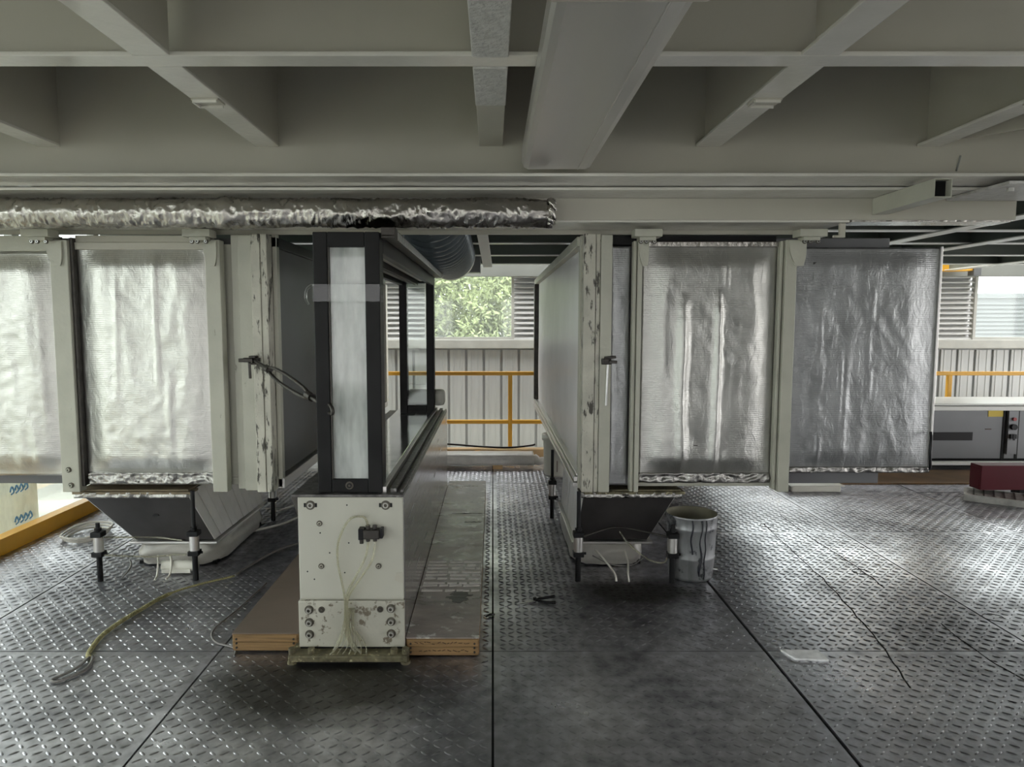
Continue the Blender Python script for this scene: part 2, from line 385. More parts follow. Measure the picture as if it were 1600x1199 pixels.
def bolt_mb(r=0.011, h=0.010):                  # cap screw with washer and socket, head towards -Y
    mb = MB()
    mb.cyl((0, 0, 0), (0, -0.003, 0), r * 1.6, n=16)
    n = 12; vs = []; fs = []
    prof = [(r, 0), (r, -h), (r * 0.55, -h), (r * 0.5, -h * 0.3)]
    for (rr, y) in prof:
        for k in range(n):
            t = 2 * PI * k / n; vs.append((rr * math.cos(t), y - 0.003, rr * math.sin(t)))
    for i in range(3):
        for k in range(n): fs.append((i * n + k, i * n + (k + 1) % n, (i + 1) * n + (k + 1) % n, (i + 1) * n + k))
    fs.append(tuple(3 * n + k for k in range(n)))
    return mb.add(vs, fs)
_bolts = {}
def bolts(parent, pts, r=0.011, h=0.010, m='headsteel', name='bolt'):
    key = (r, h, m)
    org = origin(parent)
    for p in pts:
        if key not in _bolts:
            me = mesh_from(bolt_mb(r, h), 'bolt', (0, 0, 0)); recalc(me); me.materials.append(M[m]); me.materials.append(M['washer']); _bolts[key] = me
            nw = 18; [setattr(pl, 'material_index', 1) for i, pl in enumerate(me.polygons) if i < nw or i >= len(me.polygons) - 13]
        o = bpy.data.objects.new(name, _bolts[key]); COL.objects.link(o); o.parent = parent
        o.location = Vector(p) - org

def fn(x, y, z): return noise.noise(Vector((x, y, z)))

def sheet_mb(x0, x1, z0, z1, y, disp, thick=0.03, step=0.014):
    """cloth panel facing -Y: disp(u,v,x,z) pushes towards the viewer"""
    nx = max(4, int((x1 - x0) / step)); nz = max(4, int((z1 - z0) / step))
    vs = []; fs = []
    for j in range(nz + 1):
        z = z0 + (z1 - z0) * j / nz
        for i in range(nx + 1):
            x = x0 + (x1 - x0) * i / nx
            vs.append((x, y - disp(i / nx, j / nz, x, z), z))
    w = nx + 1
    for j in range(nz):
        for i in range(nx):
            fs.append((j * w + i, j * w + i + 1, (j + 1) * w + i + 1, (j + 1) * w + i))
    mb = MB().add(vs, fs, True)
    # skirt and back
    edge = [j * w for j in range(nz, -1, -1)] + [i for i in range(1, nx + 1)] + [j * w + nx for j in range(1, nz + 1)] + [nz * w + i for i in range(nx - 1, 0, -1)]
    o = len(mb.v); ring = []
    for e in edge:
        ring.append(len(mb.v)); mb.v.append((vs[e][0], y + thick, vs[e][2]))
    n = len(edge)
    for k in range(n):
        mb.f.append((edge[k], ring[k], ring[(k + 1) % n], edge[(k + 1) % n])); mb.sm.append(False)
    mb.f.append(tuple(ring)); mb.sm.append(False)
    return mb

def foil_disp(seed, bulge=0.03, folds=(), amp=1.0, diag=0.0):
    def d(u, v, x, z):
        eu = min(1, min(u, 1 - u) / 0.22); ev = min(1, min(v, 1 - v) / 0.10)
        eu = eu * eu * (3 - 2 * eu); ev = ev * ev * (3 - 2 * ev)
        e = eu * ev
        h = bulge * e
        n1 = fn(x * 2.2 + seed, z * 1.0, seed)
        n2 = fn(x * 9 + seed + 0.6 * fn(x * 3, z * 3, seed), z * 2.6, seed * 2)
        n3 = fn(x * 16 + z * 7, z * 12 - x * 5, seed * 3)
        h += e * amp * (0.014 * n1 + 0.006 * (1 - abs(n2) * 2) + 0.0022 * (1 - 2 * abs(n3)))
        if diag:
            q = fn((x + 0.7 * z) * 11 + 2 * fn(x * 2, z * 2, seed), (z - x) * 1.2, seed + 5)
            h += e * diag * (1 - 2 * abs(q)) * max(0, 0.5 + fn(x * 2, z * 2, seed + 9))
        for (fx, w, a, va, vb) in folds:
            xx = fx + 0.015 * fn(z * 2.2, seed, fx * 5)
            g = math.exp(-((u - xx) / w) ** 2)
            t = max(0, min(1, (v - va) / 0.12)) * max(0, min(1, (vb - v) / 0.12))
            h += a * g * t
        return h
    return d

# ================================================================== SETTING
# floor: tread plates laid with open seams on a dark sub-frame
floor = struct(part('floor', MB().box(-3.2, 8.6, -3.0, 8.25, -0.10, -0.008), 'seam'))
cols = [(-3.2, -2.5), (-2.5, -1.25), (-1.25, 0), (0, 1.25), (1.25, 2.5), (2.5, 3.75), (3.75, 5.0), (5.0, 6.25), (6.25, 8.6)]
rows = {0: [-3, 0.3, 2.4, 4.9, 8.25], 1: [-3, 0.5, 3.04, 5.5, 8.25], 2: [-3, 0.5, 3.04, 6.35, 8.25], 3: [-3, 0.5, 3.04, 6.35, 8.25],
        4: [-3, 0.4, 3.04, 4.84, 8.25], 5: [-3, 0.4, 2.2, 4.84, 8.25], 6: [-3, 1.2, 3.6, 6.0, 8.25], 7: [-3, 2, 5, 8.25], 8: [-3, 2.5, 5.5, 8.25]}
gap = 0.0045
for ci, (xa, xb) in enumerate(cols):
    rr = rows[ci]
    for ya, yb in zip(rr[:-1], rr[1:]):
        tilt = random.uniform(-0.0012, 0.0012)
        g2 = 0.011 if ci == 3 else gap
        part('tread_plate', MB().box(xa + gap, xb - g2, ya + gap, yb - gap, -0.008, tilt), 'floor', floor)
# tread lugs as real relief near the camera
def lugs():
    p = 0.041; vs = []; X = np.arange(-3.15, 5.2, p); Y = np.arange(1.55, 6.9, p)
    gx, gy = np.meshgrid(np.arange(len(X)), np.arange(len(Y)), indexing='ij')
    cx = X[gx].ravel(); cy = Y[gy].ravel(); par = ((gx + gy) % 2).ravel()
    keep = np.ones(len(cx), bool)
    for (xa, xb) in cols: keep &= np.abs(cx - xb) > 0.022
    for ci, (xa, xb) in enumerate(cols):
        for yy in rows[ci]: keep &= ~((cx > xa) & (cx < xb) & (np.abs(cy - yy) < 0.02))
    keep &= ~((cx > -0.9) & (cx < -0.36) & (cy > 2.9) & (cy < 5.9))
    cx, cy, par = cx[keep], cy[keep], par[keep]
    a = np.where(par == 0, R(38), R(-38)); ca, sa = np.cos(a), np.sin(a)
    base = np.array([(-.0205, 0), (-.008, -.0058), (.008, -.0058), (.0205, 0), (.008, .0058), (-.008, .0058)])
    n = len(cx); V = np.zeros((n, 8, 3))
    for k, (bx, by) in enumerate(base):
        V[:, k, 0] = cx + bx * ca - by * sa; V[:, k, 1] = cy + bx * sa + by * ca; V[:, k, 2] = -0.0005
    for k, bx in ((6, -.011), (7, .011)):
        V[:, k, 0] = cx + bx * ca; V[:, k, 1] = cy + bx * sa; V[:, k, 2] = 0.0036
    tri = np.array([(0, 1, 6), (1, 2, 7), (1, 7, 6), (2, 3, 7), (3, 4, 7), (4, 5, 6), (4, 6, 7), (5, 0, 6)])
    F = (tri[None] + (np.arange(n) * 8)[:, None, None]).reshape(-1, 3)
    me = bpy.data.meshes.new('tread_lugs')
    me.vertices.add(n * 8); me.vertices.foreach_set('co', V.ravel())
    me.loops.add(F.size); me.loops.foreach_set('vertex_index', F.ravel().astype(np.int32))
    me.polygons.add(len(F)); me.polygons.foreach_set('loop_start', np.arange(0, F.size, 3, dtype=np.int32))
    me.update(calc_edges=True); me.validate()
    me.materials.append(M['floor'])
    o = bpy.data.objects.new('tread_lugs', me); COL.objects.link(o); o.parent = floor; o['kind'] = 'stuff'
lugs()

ceiling = struct(part('ceiling', MB().box(-3.6, 9.0, -3.0, 8.25, 2.78, 2.86), 'deck'))

# ---- back wall: ribbed sheets below, louvres and windows above
wall_back = struct(part('wall_back', MB().box(-4.0, 10.0, 9.56, 9.66, -1.0, 1.14), 'rib'))
sh = None
for k in range(58):
    x = -4.0 + k * 0.242
    if sh is None:
        sh = part('wall_sheet', MB().box(x + 0.022, x + 0.228, 9.535, 9.56, -1.0, 1.12).box(x + 0.06, x + 0.075, 9.529, 9.535, -1.0, 1.12).box(x + 0.165, x + 0.18, 9.529, 9.535, -1.0, 1.12), 'sheet', wall_back, 0.003)
    else: inst(sh, wall_back, (k * 0.242, 0, 0))
struct(part('trim_1', MB().box(-4.0, 10.0, 9.44, 9.66, 1.14, 1.26), 'sill', bevel=0.008))
def louvre_bay(x0, x1, z0=1.26, z1=2.75):
    fr = part('louvre_backing', MB().box(x0, x1, 9.60, 9.62, z0, z1), 'rib', wall_back)
    n = int((z1 - z0) / 0.07); first = None
    for k in range(n):
        z = z0 + k * 0.07
        if first is None:
            first = part('louvre_slat', MB().hexa([(x0, 9.52, z), (x1, 9.52, z), (x1, 9.60, z + 0.045), (x0, 9.60, z + 0.045), (x0, 9.52, z + 0.015), (x1, 9.52, z + 0.015), (x1, 9.60, z + 0.06), (x0, 9.60, z + 0.06)]), 'louvre', fr)
        else: inst(first, fr, (0, 0, k * 0.07))
def window(name, x0, x1, z0=1.26, z1=2.75, mull=()):
    w = thing_struct(name)
    f = 0.035
    mb = MB().box(x0, x0 + f, 9.5, 9.58, z0, z1).box(x1 - f, x1, 9.5, 9.58, z0, z1).box(x0 + f, x1 - f, 9.5, 9.58, z0, z0 + f).box(x0 + f, x1 - f, 9.5, 9.58, z1 - f, z1)
    part('window_frame', mb, 'sill', w)
    part('pane', MB().box(x0 + f, x1 - f, 9.535, 9.541, z0 + f, z1 - f), 'pane', w)
def thing_struct(name):
    o = bpy.data.objects.new(name, None); COL.objects.link(o); o['kind'] = 'structure'; return o
window('window_20', -3.9, -1.55)  # added window hidden by the left oven, lets in more daylight
louvre_bay(-1.55, -0.93)
window('window_1', -0.93, 0.29)
louvre_bay(0.29, 0.95)
window('window_21', 0.95, 3.4)  # added window hidden by the right oven, brightens the floor reflection
window('window_22', 3.4, 5.85)  # second added window out of sight, for bright reflections on the right floor
louvre_bay(5.85, 6.58)
window('window_2', 6.58, 8.4)
louvre_bay(8.4, 10.0)
# grey lintel band above the windows
struct(part('trim_2', MB().box(-4.0, 10.0, 9.30, 9.44, 2.11, 2.78), 'deck'))

# ---- left wall: low sill, glazing to the floor with mullions
wall_left = struct(part('wall_left', MB().box(-3.70, -3.60, -3.0, 9.6, -1.0, -0.12).box(-3.70, -3.60, -3.0, 9.6, 2.45, 2.78), 'sill'))
wy = [-3.0, -1.0, 1.0, 3.0, 4.4, 5.32, 6.4, 7.6, 9.5]
for i, (ya, yb) in enumerate(zip(wy[:-1], wy[1:])):
    w = thing_struct('window_%d' % (i + 3))
    part('window_frame', MB().box(-3.68, -3.62, ya, ya + 0.04, -0.12, 2.45).box(-3.68, -3.62, yb - 0.04, yb, -0.12, 2.45)
         .box(-3.68, -3.62, ya + 0.04, yb - 0.04, -0.12, -0.08).box(-3.68, -3.62, ya + 0.04, yb - 0.04, 2.41, 2.45), 'sill', w)
    part('pane', MB().box(-3.655, -3.649, ya + 0.04, yb - 0.04, -0.08, 2.41), 'pane', w)

# ---- unseen walls behind the camera and far right, openings added to shape the light
def wall_openings_x(name, y, x0, x1, z0, z1, ops, zo0, zo1, m):
    mb = MB().box(x0, x1, y, y + 0.1, z0, zo0).box(x0, x1, y, y + 0.1, zo1, z1)
    xs = [x0] + [v for o in ops for v in o] + [x1]
    for k in range(0, len(xs), 2): mb.box(xs[k], xs[k + 1], y, y + 0.1, zo0, zo1)
    return struct(part(name, mb, m))
wall_openings_x('wall_front_unseen', -3.1, -3.7, 9.0, -1.0, 2.86, [(-2.4, -1.25), (0.3, 1.5)], 0.6, 2.35, 'sheet')
wr_ = MB().box(9.0, 9.1, -3.1, 9.6, -1.0, 0.35).box(9.0, 9.1, -3.1, 9.6, 2.55, 2.86)
for (a_, b_) in ((-3.1, -2.8), (0.8, 1.2), (4.1, 4.5), (7.1, 7.5)): wr_.box(9.0, 9.1, a_, b_, 0.35, 2.55)
struct(part('wall_right_unseen', wr_, 'sheet'))

# ================================================================== STEEL CEILING STRUCTURE
BZ = 2.31
def ibeam_x(name, label, x0, x1, y, z, flange, web=0.02, y_off=0.0, ft=0.014, top=2.78, mw='ceil', mf='ceil_gloss'):
    b = thing(name, label, 'beam', (0, y, z))
    part('web', MB().box(x0, x1, y - web / 2, y + web / 2, z + ft, top), mw, b)
    part('flange', MB().box(x0, x1, y - flange / 2 + y_off, y + flange / 2 + y_off, z, z + ft), mf, b, 0.003)
    return b
near = ibeam_x('cross_beam', 'long grey painted cross beam nearest the camera running the whole width overhead', -4, 9, 2.235, BZ, 0.092)
back = thing('main_beam', 'deep grey main beam with two glossy bottom flanges above the foil pipe', 'beam', (0, 3.3, 2.14))
part('web', MB().box(-4, 9, 3.29, 3.31, 2.17, 2.78), 'ceil', back)
part('flange', MB().box(-4, 9, 3.195, 3.452, 2.158, 2.172), 'ceil_gloss', back, 0.003)
part('flange', MB().box(-4, 9, 3.430, 3.655, 2.140, 2.154), 'ceil_gloss', back, 0.003)
# weld marks where stiffeners meet the web
part('weld_seam', MB().bar((2.17, 3.288, 2.27), (2.155, 3.288, 2.20), 0.006, 0.006).bar((3.02, 3.288, 2.29), (2.86, 3.288, 2.19), 0.008, 0.006), 'deck', back)

def bay_beam(xl, xr, web_x, label, y0, y1, clip=None):
    b = thing('bay_beam', label, 'beam', ((xl + xr) / 2, (y0 + y1) / 2, BZ), 'short beams between the cross beams')
    part('flange', MB().box(xl, xr, y0, y1, BZ, BZ + 0.013), 'ceil_gloss', b, 0.003)
    part('web', MB().box(web_x - 0.008, web_x + 0.008, y0, y1, BZ + 0.013, 2.78), 'ceil', b)
    if clip:
        y = clip
        mb = MB().box(xl + 0.005, xr - 0.005, y - 0.035, y + 0.035, BZ - 0.008, BZ)
        c = part('clip_plate', mb, 'ceil', b, 0.002)
        part('clip_rim', MB().bar((xl + 0.012, y - 0.032, BZ - 0.012), (xr - 0.012, y - 0.032, BZ - 0.012), 0.008, 0.01)
             .bar((xl + 0.012, y + 0.032, BZ - 0.012), (xr - 0.012, y + 0.032, BZ - 0.012), 0.008, 0.01)
             .bar((xl + 0.012, y - 0.03, BZ - 0.012), (xl + 0.012, y + 0.03, BZ - 0.012), 0.008, 0.01), 'ceil_gloss', c)
names_far = ['channel beam in the far bay at the left edge of the frame', 'channel beam in the far bay above the left foil door, with a small welded clip',
             None, 'beam in the far bay right of the metal trunking, with a small square clip', 'beam in the far bay at the right edge with a gusset and clip']
YF = (2.281, 3.29); YN = (1.196, 2.189)
bay_beam(-2.11, -2.005, -2.015, 'grey ' + names_far[0], *YF)
bay_beam(-1.10, -0.99, -1.0, 'grey ' + names_far[1], *YF, clip=2.62)
bay_beam(0.94, 1.055, 0.99, 'grey ' + names_far[3], *YF, clip=2.62)
bay_beam(1.965, 2.075, 2.02, 'grey ' + names_far[4], *YF, clip=2.62)
bay_beam(-1.10, -0.985, -0.995, 'grey channel beam in the near bay at the top left corner', *YN)
bay_beam(0.94, 1.055, 0.99, 'grey beam in the near bay at the top right, above its far neighbour', *YN)
# the middle box beams, rough white coat underneath
def box_beam(y0, y1, label, rough_to):
    b = thing('box_beam', label, 'beam', (0, (y0 + y1) / 2, BZ), 'short beams between the cross beams')
    part('box_section', MB().box(-0.062, 0.046, y0, y1, BZ + 0.002, 2.78), 'ceil', b, 0.003)
    part('rough_coat', MB().box(-0.064, 0.048, y0, rough_to, BZ - 0.006, BZ + 0.006), 'roughcoat', b, 0.003)
M['roughcoat'] = mat('rough_white_coat', (0.56, 0.55, 0.52), 0.4, 0, var=0.12, vscale=25, bump=0.7, bscale=55)
box_beam(2.281, 3.29, 'narrow box beam in the far bay left of the metal trunking, white coated', 2.66)
box_beam(1.196, 2.189, 'narrow white coated box beam in the near bay at top centre', 2.189)
# gusset plate at the far right bay beam
g = thing('gusset_plate', 'pale gusset plate leaning against the main beam at the upper right', 'plate', (2.3, 3.0, BZ))
part('plate', MB().hexa([(2.10, 3.26, BZ + 0.02), (2.62, 2.70, BZ + 0.02), (2.63, 2.71, BZ + 0.02), (2.11, 3.27, BZ + 0.02), (2.10, 3.26, 2.77), (2.62, 2.70, 2.77), (2.63, 2.71, 2.77), (2.11, 3.27, 2.77)]), 'ceil', g)

# metal trunking running towards the camera
tr = thing('metal_trunking', 'galvanised rectangular trunking running overhead towards the camera', 'duct', (0.285, 1.2, 2.18))
part('trunking_body', MB().box(0.130, 0.440, -2.0, 3.185, 2.18, 2.300), 'galv', tr, 0.028)
part('seam_lip', MB().box(0.375, 0.381, -2.0, 3.15, 2.176, 2.182), 'galv', tr, 0.002)
part('joint_collar', MB().box(0.115, 0.455, 1.44, 1.515, 2.165, 2.309), 'ceil', tr, 0.01)
part('end_cap', MB().box(0.150, 0.420, 3.186, 3.192, 2.19, 2.285), 'galv', tr, 0.004)

# rail beam below the main beam
rb = thing('rail_beam', 'lower grey channel with the sliding door rail above both foil doors', 'rail', (0, 3.67, 2.02))
part('web', MB().box(-4, 2.72, 3.658, 3.674, 2.03, 2.14), 'ceil', rb)
part('rail_flange', MB().box(-4, 1.86, 3.66, 3.985, 2.018, 2.03), 'ceil_gloss', rb, 0.003)
part('rail_lip', MB().box(-4, 1.86, 3.975, 3.985, 1.994, 2.018), 'ceil', rb)
part('end_hook', MB().box(1.83, 1.86, 3.70, 3.72, 1.955, 2.018).box(1.80, 1.86, 3.70, 3.72, 1.945, 1.957), 'ceil', rb, 0.002)
part('insulation_edge', MB().box(1.87, 2.70, 3.66, 3.80, 2.020, 2.029), 'foil_shiny', rb)
# square tube stub and splice plate on the right
st = thing('square_tube', 'short hollow square tube sticking out below the main beam on the right', 'tube', (2.01, 3.4, 2.06))
t = 0.004
part('tube_wall', MB().box(1.970, 1.970 + t, 3.15, 3.655, 2.056, 2.138).box(2.046, 2.05, 3.15, 3.655, 2.056, 2.138)
     .box(1.974, 2.046, 3.15, 3.655, 2.056, 2.06).box(1.974, 2.046, 3.15, 3.655, 2.134, 2.138), 'post', st)
part('hollow_shade', MB().box(1.974, 2.046, 3.19, 3.20, 2.06, 2.134), 'black', st)  # black sheet added for the dark inside of the open tube
sp = thing('splice_plate', 'rough coated splice plate with bolts under the main beam at far right', 'plate', (2.8, 3.4, 2.12))
part('plate', MB().box(2.34, 3.6, 3.20, 3.64, 2.124, 2.139), 'roughcoat', sp, 0.003)
sb = None
for k in range(6):
    if sb is None: sb = part('bolt', MB().cyl((2.42, 3.3, 2.124), (2.42, 3.3, 2.108), 0.016, n=6), 'roughcoat', sp)
    else: inst(sb, sp, (0.16 * k, 0.0, 0))

# joists of the far ceiling
def far_joist(y, z, h, label, x0=-3.5, x1=8.9):
    j = thing('ceiling_joist', label, 'joist', (0, y, z), 'far ceiling joists')
    part('web', MB().box(x0, x1, y, y + 0.02, z + 0.008, z + h), 'joist', j)
    part('bottom_flange', MB().box(x0, x1, y - 0.05, y + 0.05, z, z + 0.008), 'joist_edge', j)
far_joist(5.35, 2.19, 0.585, 'dark far ceiling joist nearest the foil pipe')
far_joist(6.25, 2.195, 0.58, 'dark far ceiling joist second behind the foil pipe')
far_joist(7.25, 2.185, 0.59, 'dark far ceiling joist third behind the foil pipe')
far_joist(8.15, 2.17, 0.60, 'dark far ceiling joist nearest the back windows')
for (x, z, lab) in ((3.45, 2.235, 'pale lengthwise roof member just right of the grey foil door'),
                    (4.25, 2.23, 'pale lengthwise roof member in the middle at the right'),
                    (5.9, 2.22, 'pale lengthwise roof member farthest right')):
    m_ = thing('roof_member', lab, 'beam', (x, 6, z))
    part('bottom_flange', MB().box(x - 0.07, x + 0.07, 3.70, 9.3, z - 0.055, z - 0.045), 'joist_edge', m_, 0.002)
    part('web', MB().box(x - 0.01, x + 0.01, 3.70, 9.3, z - 0.045, 2.78), 'joist', m_)
wb_ = thing('hanging_brace', 'pale flat brace hanging below the far joists beside the grey hose', 'brace', (-0.12, 5.6, 2.1))
part('flat_bar', MB().bar((-0.110, 5.0, 2.34), (-0.050, 6.9, 2.05), 0.09, 0.02), 'joist_edge', wb_, 0.002)
ob = thing('orange_column', 'short orange upright seen high beside the grey hose', 'column', (-0.24, 7.6, 2.2))
part('column', MB().box(-0.30, -0.22, 7.6, 7.68, 2.30, 2.78), 'orange', ob, 0.004)
part('base_plate', MB().box(-0.32, -0.18, 7.56, 7.72, 2.28, 2.30), 'panelgrey', ob)
gb = thing('junction_box', 'grey box fixed to the far ceiling behind the hose', 'box', (-0.3, 7.8, 2.1))
part('box_body', MB().box(-0.42, -0.14, 7.9, 8.1, 2.06, 2.275), 'panelgrey', gb, 0.005)
part('box_lid', MB().box(-0.41, -0.15, 7.885, 7.90, 2.07, 2.265), 'panelgrey', gb, 0.003)
ot = thing('orange_crane_beam', 'orange beam end under the far ceiling at right', 'beam', (5.9, 8.6, 2.2))
part('beam_web', MB().box(4.6, 6.2, 9.02, 9.20, 2.16, 2.40), 'orange', ot, 0.004)
part('buffer', MB().box(6.2, 6.30, 9.0, 9.12, 2.10, 2.20), 'panelgrey', ot, 0.004)

# foil wrapped pipe
def foil_pipe():
    nx, n = 900, 36; vs = []; fs = []
    x0, x1 = -3.6, 0.30
    for i in range(nx + 1):
        x = x0 + (x1 - x0) * i / nx
        tail = max(0, (x - 0.12) / 0.18)
        for k in range(n):
            t = 2 * PI * k / n
            a = fn(x * 5, math.cos(t) * 1.5, math.sin(t) * 1.5); b = fn(x * 16 + 3 * a, math.cos(t) * 4, math.sin(t) * 4)
            c = fn(x * 40, math.cos(t) * 7, math.sin(t) * 7)
            q = fn(x * 26 + 2.5 * a, math.cos(t) * 3.5 + x * 9, math.sin(t) * 3.5 + 7)
            r = 0.066 + 0.007 * a + 0.008 * (1 - 2 * abs(b)) + 0.007 * (1 - 2 * abs(q)) + 0.003 * c + 0.010 * math.exp(-((x + 1.35) / 0.04) ** 2)
            r *= 1 - 0.10 * tail + 0.22 * tail * fn(k * 0.9, x * 8, 4)
            vs.append((x, 3.56 + r * math.cos(t) * 0.9, 2.050 - 0.012 * tail + r * math.sin(t) * 0.97))
    for i in range(nx):
        for k in range(n):
            fs.append((i * n + k, i * n + (k + 1) % n, (i + 1) * n + (k + 1) % n, (i + 1) * n + k))
    fs.append(tuple(nx * n + k for k in range(n)))
    p = thing('foil_wrapped_pipe', 'shiny crinkled foil wrapped pipe running under the main beam on the left', 'pipe', (-1.6, 3.56, 2.06))
    part('foil_wrap', MB().add(vs, fs, True), 'foil_shiny', p)
    mb = MB()
    for k in range(9):
        a = random.uniform(0, 6.28)
        pts = [(0.28 + 0.035 * j / 4 + 0.012 * fn(j, k, 1), 3.53 + 0.04 * math.cos(a + j * .3), 2.05 + 0.06 * math.sin(a + j * .3)) for j in range(5)]
        mb.tube(pts, [0.012, 0.014, 0.011, 0.008, 0.003], 5)
    part('torn_end', mb, 'foil_shiny', p)
foil_pipe()

# ================================================================== OVEN BOXES
def foil_part(name, x0, x1, z0, z1, y, m, parent, **kw):
    return part(name, sheet_mb(x0, x1, z0, z1, y, foil_disp(**kw)), m, parent)

# ---- left oven
lo = thing('oven_enclosure', 'left raised oven enclosure with shaded grey side wall and hopper beneath', 'enclosure', (-1.9, 5.5, 0.0))
part('shell', MB().box(-3.2, -1.27, 4.06, 8.0, 0.54, 1.985), 'canvas_shaded', lo, 0.004)
part('side_wall', MB().box(-1.268, -1.256, 4.08, 7.95, 0.60, 1.93), 'canvas_shaded', lo)
part('side_edge_strip', MB().box(-1.262, -1.235, 4.00, 4.05, 0.53, 2.0), 'post', lo, 0.003)
part('side_bottom_rail', MB().box(-1.275, -1.225, 4.00, 8.02, 0.525, 0.585), 'galv', lo, 0.004)
part('side_top_rail', MB().box(-1.275, -1.235, 4.00, 8.02, 1.925, 1.985), 'black', lo, 0.004)
part('rear_edge', MB().box(-1.275, -1.215, 7.90, 8.02, 0.585, 1.925), 'whiteplastic', lo, 0.004)
part('front_sill', MB().box(-2.36, -1.36, 3.97, 4.05, 0.555, 0.60), 'post', lo, 0.003)
part('corner_panel', MB().box(-1.476, -1.36, 3.945, 4.05, 0.535, 1.99), 'post', lo, 0.003)
part('corner_recess', MB().box(-1.545, -1.478, 3.975, 4.05, 0.56, 1.94), 'white', lo, 0.002)
part('corner_strip', MB().box(-1.430, -1.352, 3.925, 3.945, 0.53, 1.985), 'post', lo, 0.003)
part('worn_post', MB().box(-1.352, -1.300, 3.90, 4.00, 0.525, 1.99).box(-1.298, -1.262, 3.905, 4.0, 0.525, 1.99), 'worn', lo, 0.004, label='corner post with peeling dark spotted paint')

def hanger(parent, x, zc=1.975):
    h = part('hanger_bracket', MB().box(x - 0.075, x + 0.075, 3.80, 3.90, zc - 0.012, zc + 0.028), 'post', parent, 0.003)
    part('hanger_step', MB().box(x - 0.045, x + 0.045, 3.82, 3.90, zc - 0.03, zc - 0.012), 'post', h, 0.002)
    bolts(h, [(x - 0.035, 3.835, zc - 0.036), (x - 0.005, 3.835, zc - 0.036), (x + 0.04, 3.84, zc - 0.036)], 0.008, 0.008, 'steel')
    return h
def hanger_tab(parent, x0, x1, z0, z1, y, flip=1):
    n = 8; poly = [(x0, z1), (x1, z1)]
    for k in range(n + 1):
        t = k / n
        xx = x1 if flip > 0 else x1 - (x1 - x0) * 0.55 * t ** 2
        poly.append((x1 - (x1 - x0) * 0.15 * t ** 3, z1 - (z1 - z0) * (0.2 + 0.8 * t)))
    for k in range(n, -1, -1):
        t = k / n
        poly.append((x0 + (x1 - x0) * 0.42 * t ** 1.6, z1 - (z1 - z0) * (0.2 + 0.8 * t)))
    part('hanger_tab', MB().extrude_y(poly, y - 0.012, y), 'post', parent)

ld = thing('sliding_foil_door', 'bright left silver foil door between two cream stiles', 'door', (-1.95, 3.9, 0.54))
foil_part('foil_cloth', -2.345, -1.575, 0.60, 1.93, 3.945, 'foil', ld, seed=3.1, bulge=0.035, amp=1.0, diag=0.004,
          folds=((0.30, 0.012, 0.010, 0.40, 0.95), (0.58, 0.010, 0.012, 0.35, 0.98), (0.66, 0.02, 0.008, 0.05, 0.5), (0.28, 0.008, 0.012, 0.30, 0.62)))
part('top_channel', MB().box(-2.345, -1.575, 3.925, 3.97, 1.905, 1.945).box(-2.345, -1.575, 3.935, 3.97, 1.945, 1.985), 'ceil', ld, 0.003)
part('bottom_foil_trim', sheet_mb(-2.33, -1.56, 0.570, 0.635, 3.925, lambda u, v, x, z: 0.012 * (1 - 2 * abs(fn(x * 14, z * 22, 3))) + 0.008 * fn(x * 40, z * 60, 1), 0.02, 0.007), 'crumple', ld)
for (xa, xb) in ((-2.462, -2.362), (-1.600, -1.517)):
    part('stile', MB().box(xa, xb, 3.885, 3.955, 0.53, 1.955), 'post', ld, 0.004)
part('edge_gasket', MB().box(-2.360, -2.343, 3.905, 3.955, 0.56, 1.97), 'iron', ld, 0.003)
for x in (-2.485, -1.610): hanger(ld, x)
hanger_tab(ld, -2.475, -2.385, 1.81, 1.945, 3.884); hanger_tab(ld, -1.605, -1.53, 1.81, 1.945, 3.884)
bolts(ld, [(-2.42, 3.884, 0.66), (-2.41, 3.884, 0.57)], 0.010, 0.008, 'post', 'rivet')

ld2 = thing('sliding_foil_door', 'pale yellowish foil door cut off by the left edge', 'door', (-2.8, 3.95, 0.6))
foil_part('foil_cloth', -3.25, -2.465, 0.605, 1.90, 3.985, 'foil', ld2, seed=8.3, bulge=0.03, amp=1.2, diag=0.008,
          folds=((0.85, 0.02, 0.006, 0.2, 0.9),))
part('top_channel', MB().box(-3.25, -2.465, 3.95, 4.02, 1.90, 1.985), 'post', ld2, 0.003)

# ---- right oven
ro = thing('oven_enclosure', 'right raised oven enclosure with pale canvas side wall and white framed edge', 'enclosure', (1.1, 5.5, 0.0))
part('shell', MB().box(0.53, 2.3, 4.06, 8.0, 0.54, 1.985), 'canvas_shaded', ro, 0.004)
def canvas_wall():
    ny, nz = 120, 40; vs = []; fs = []
    for i in range(ny + 1):
        y = 4.04 + (7.92 - 4.04) * i / ny
        for j in range(nz + 1):
            z = 0.60 + 1.33 * j / nz
            e = min(1, min(i, ny - i) / 8) * min(1, min(j, nz - j) / 5)
            d = e * (0.012 + 0.010 * fn(y * 1.2, z * 1.5, 2) + 0.006 * (1 - 2 * abs(fn(y * 5 + z * 1.4, z * 0.9, 7))) * (1 - j / nz))
            vs.append((0.525 - d, y, z))
    w = nz + 1
    for i in range(ny):
        for j in range(nz): fs.append((i * w + j, i * w + j + 1, (i + 1) * w + j + 1, (i + 1) * w + j))
    part('side_canvas', MB().add(vs, fs, True), 'canvas', ro)
canvas_wall()
part('side_bottom_rail', MB().box(0.470, 0.53, 4.0, 8.02, 0.535, 0.56).box(0.478, 0.53, 4.0, 8.02, 0.565, 0.595).box(0.49, 0.53, 4.0, 8.02, 0.60, 0.615), 'galv', ro, 0.003)
part('side_top_rail', MB().box(0.480, 0.53, 4.0, 8.02, 1.93, 1.985), 'post', ro, 0.004)
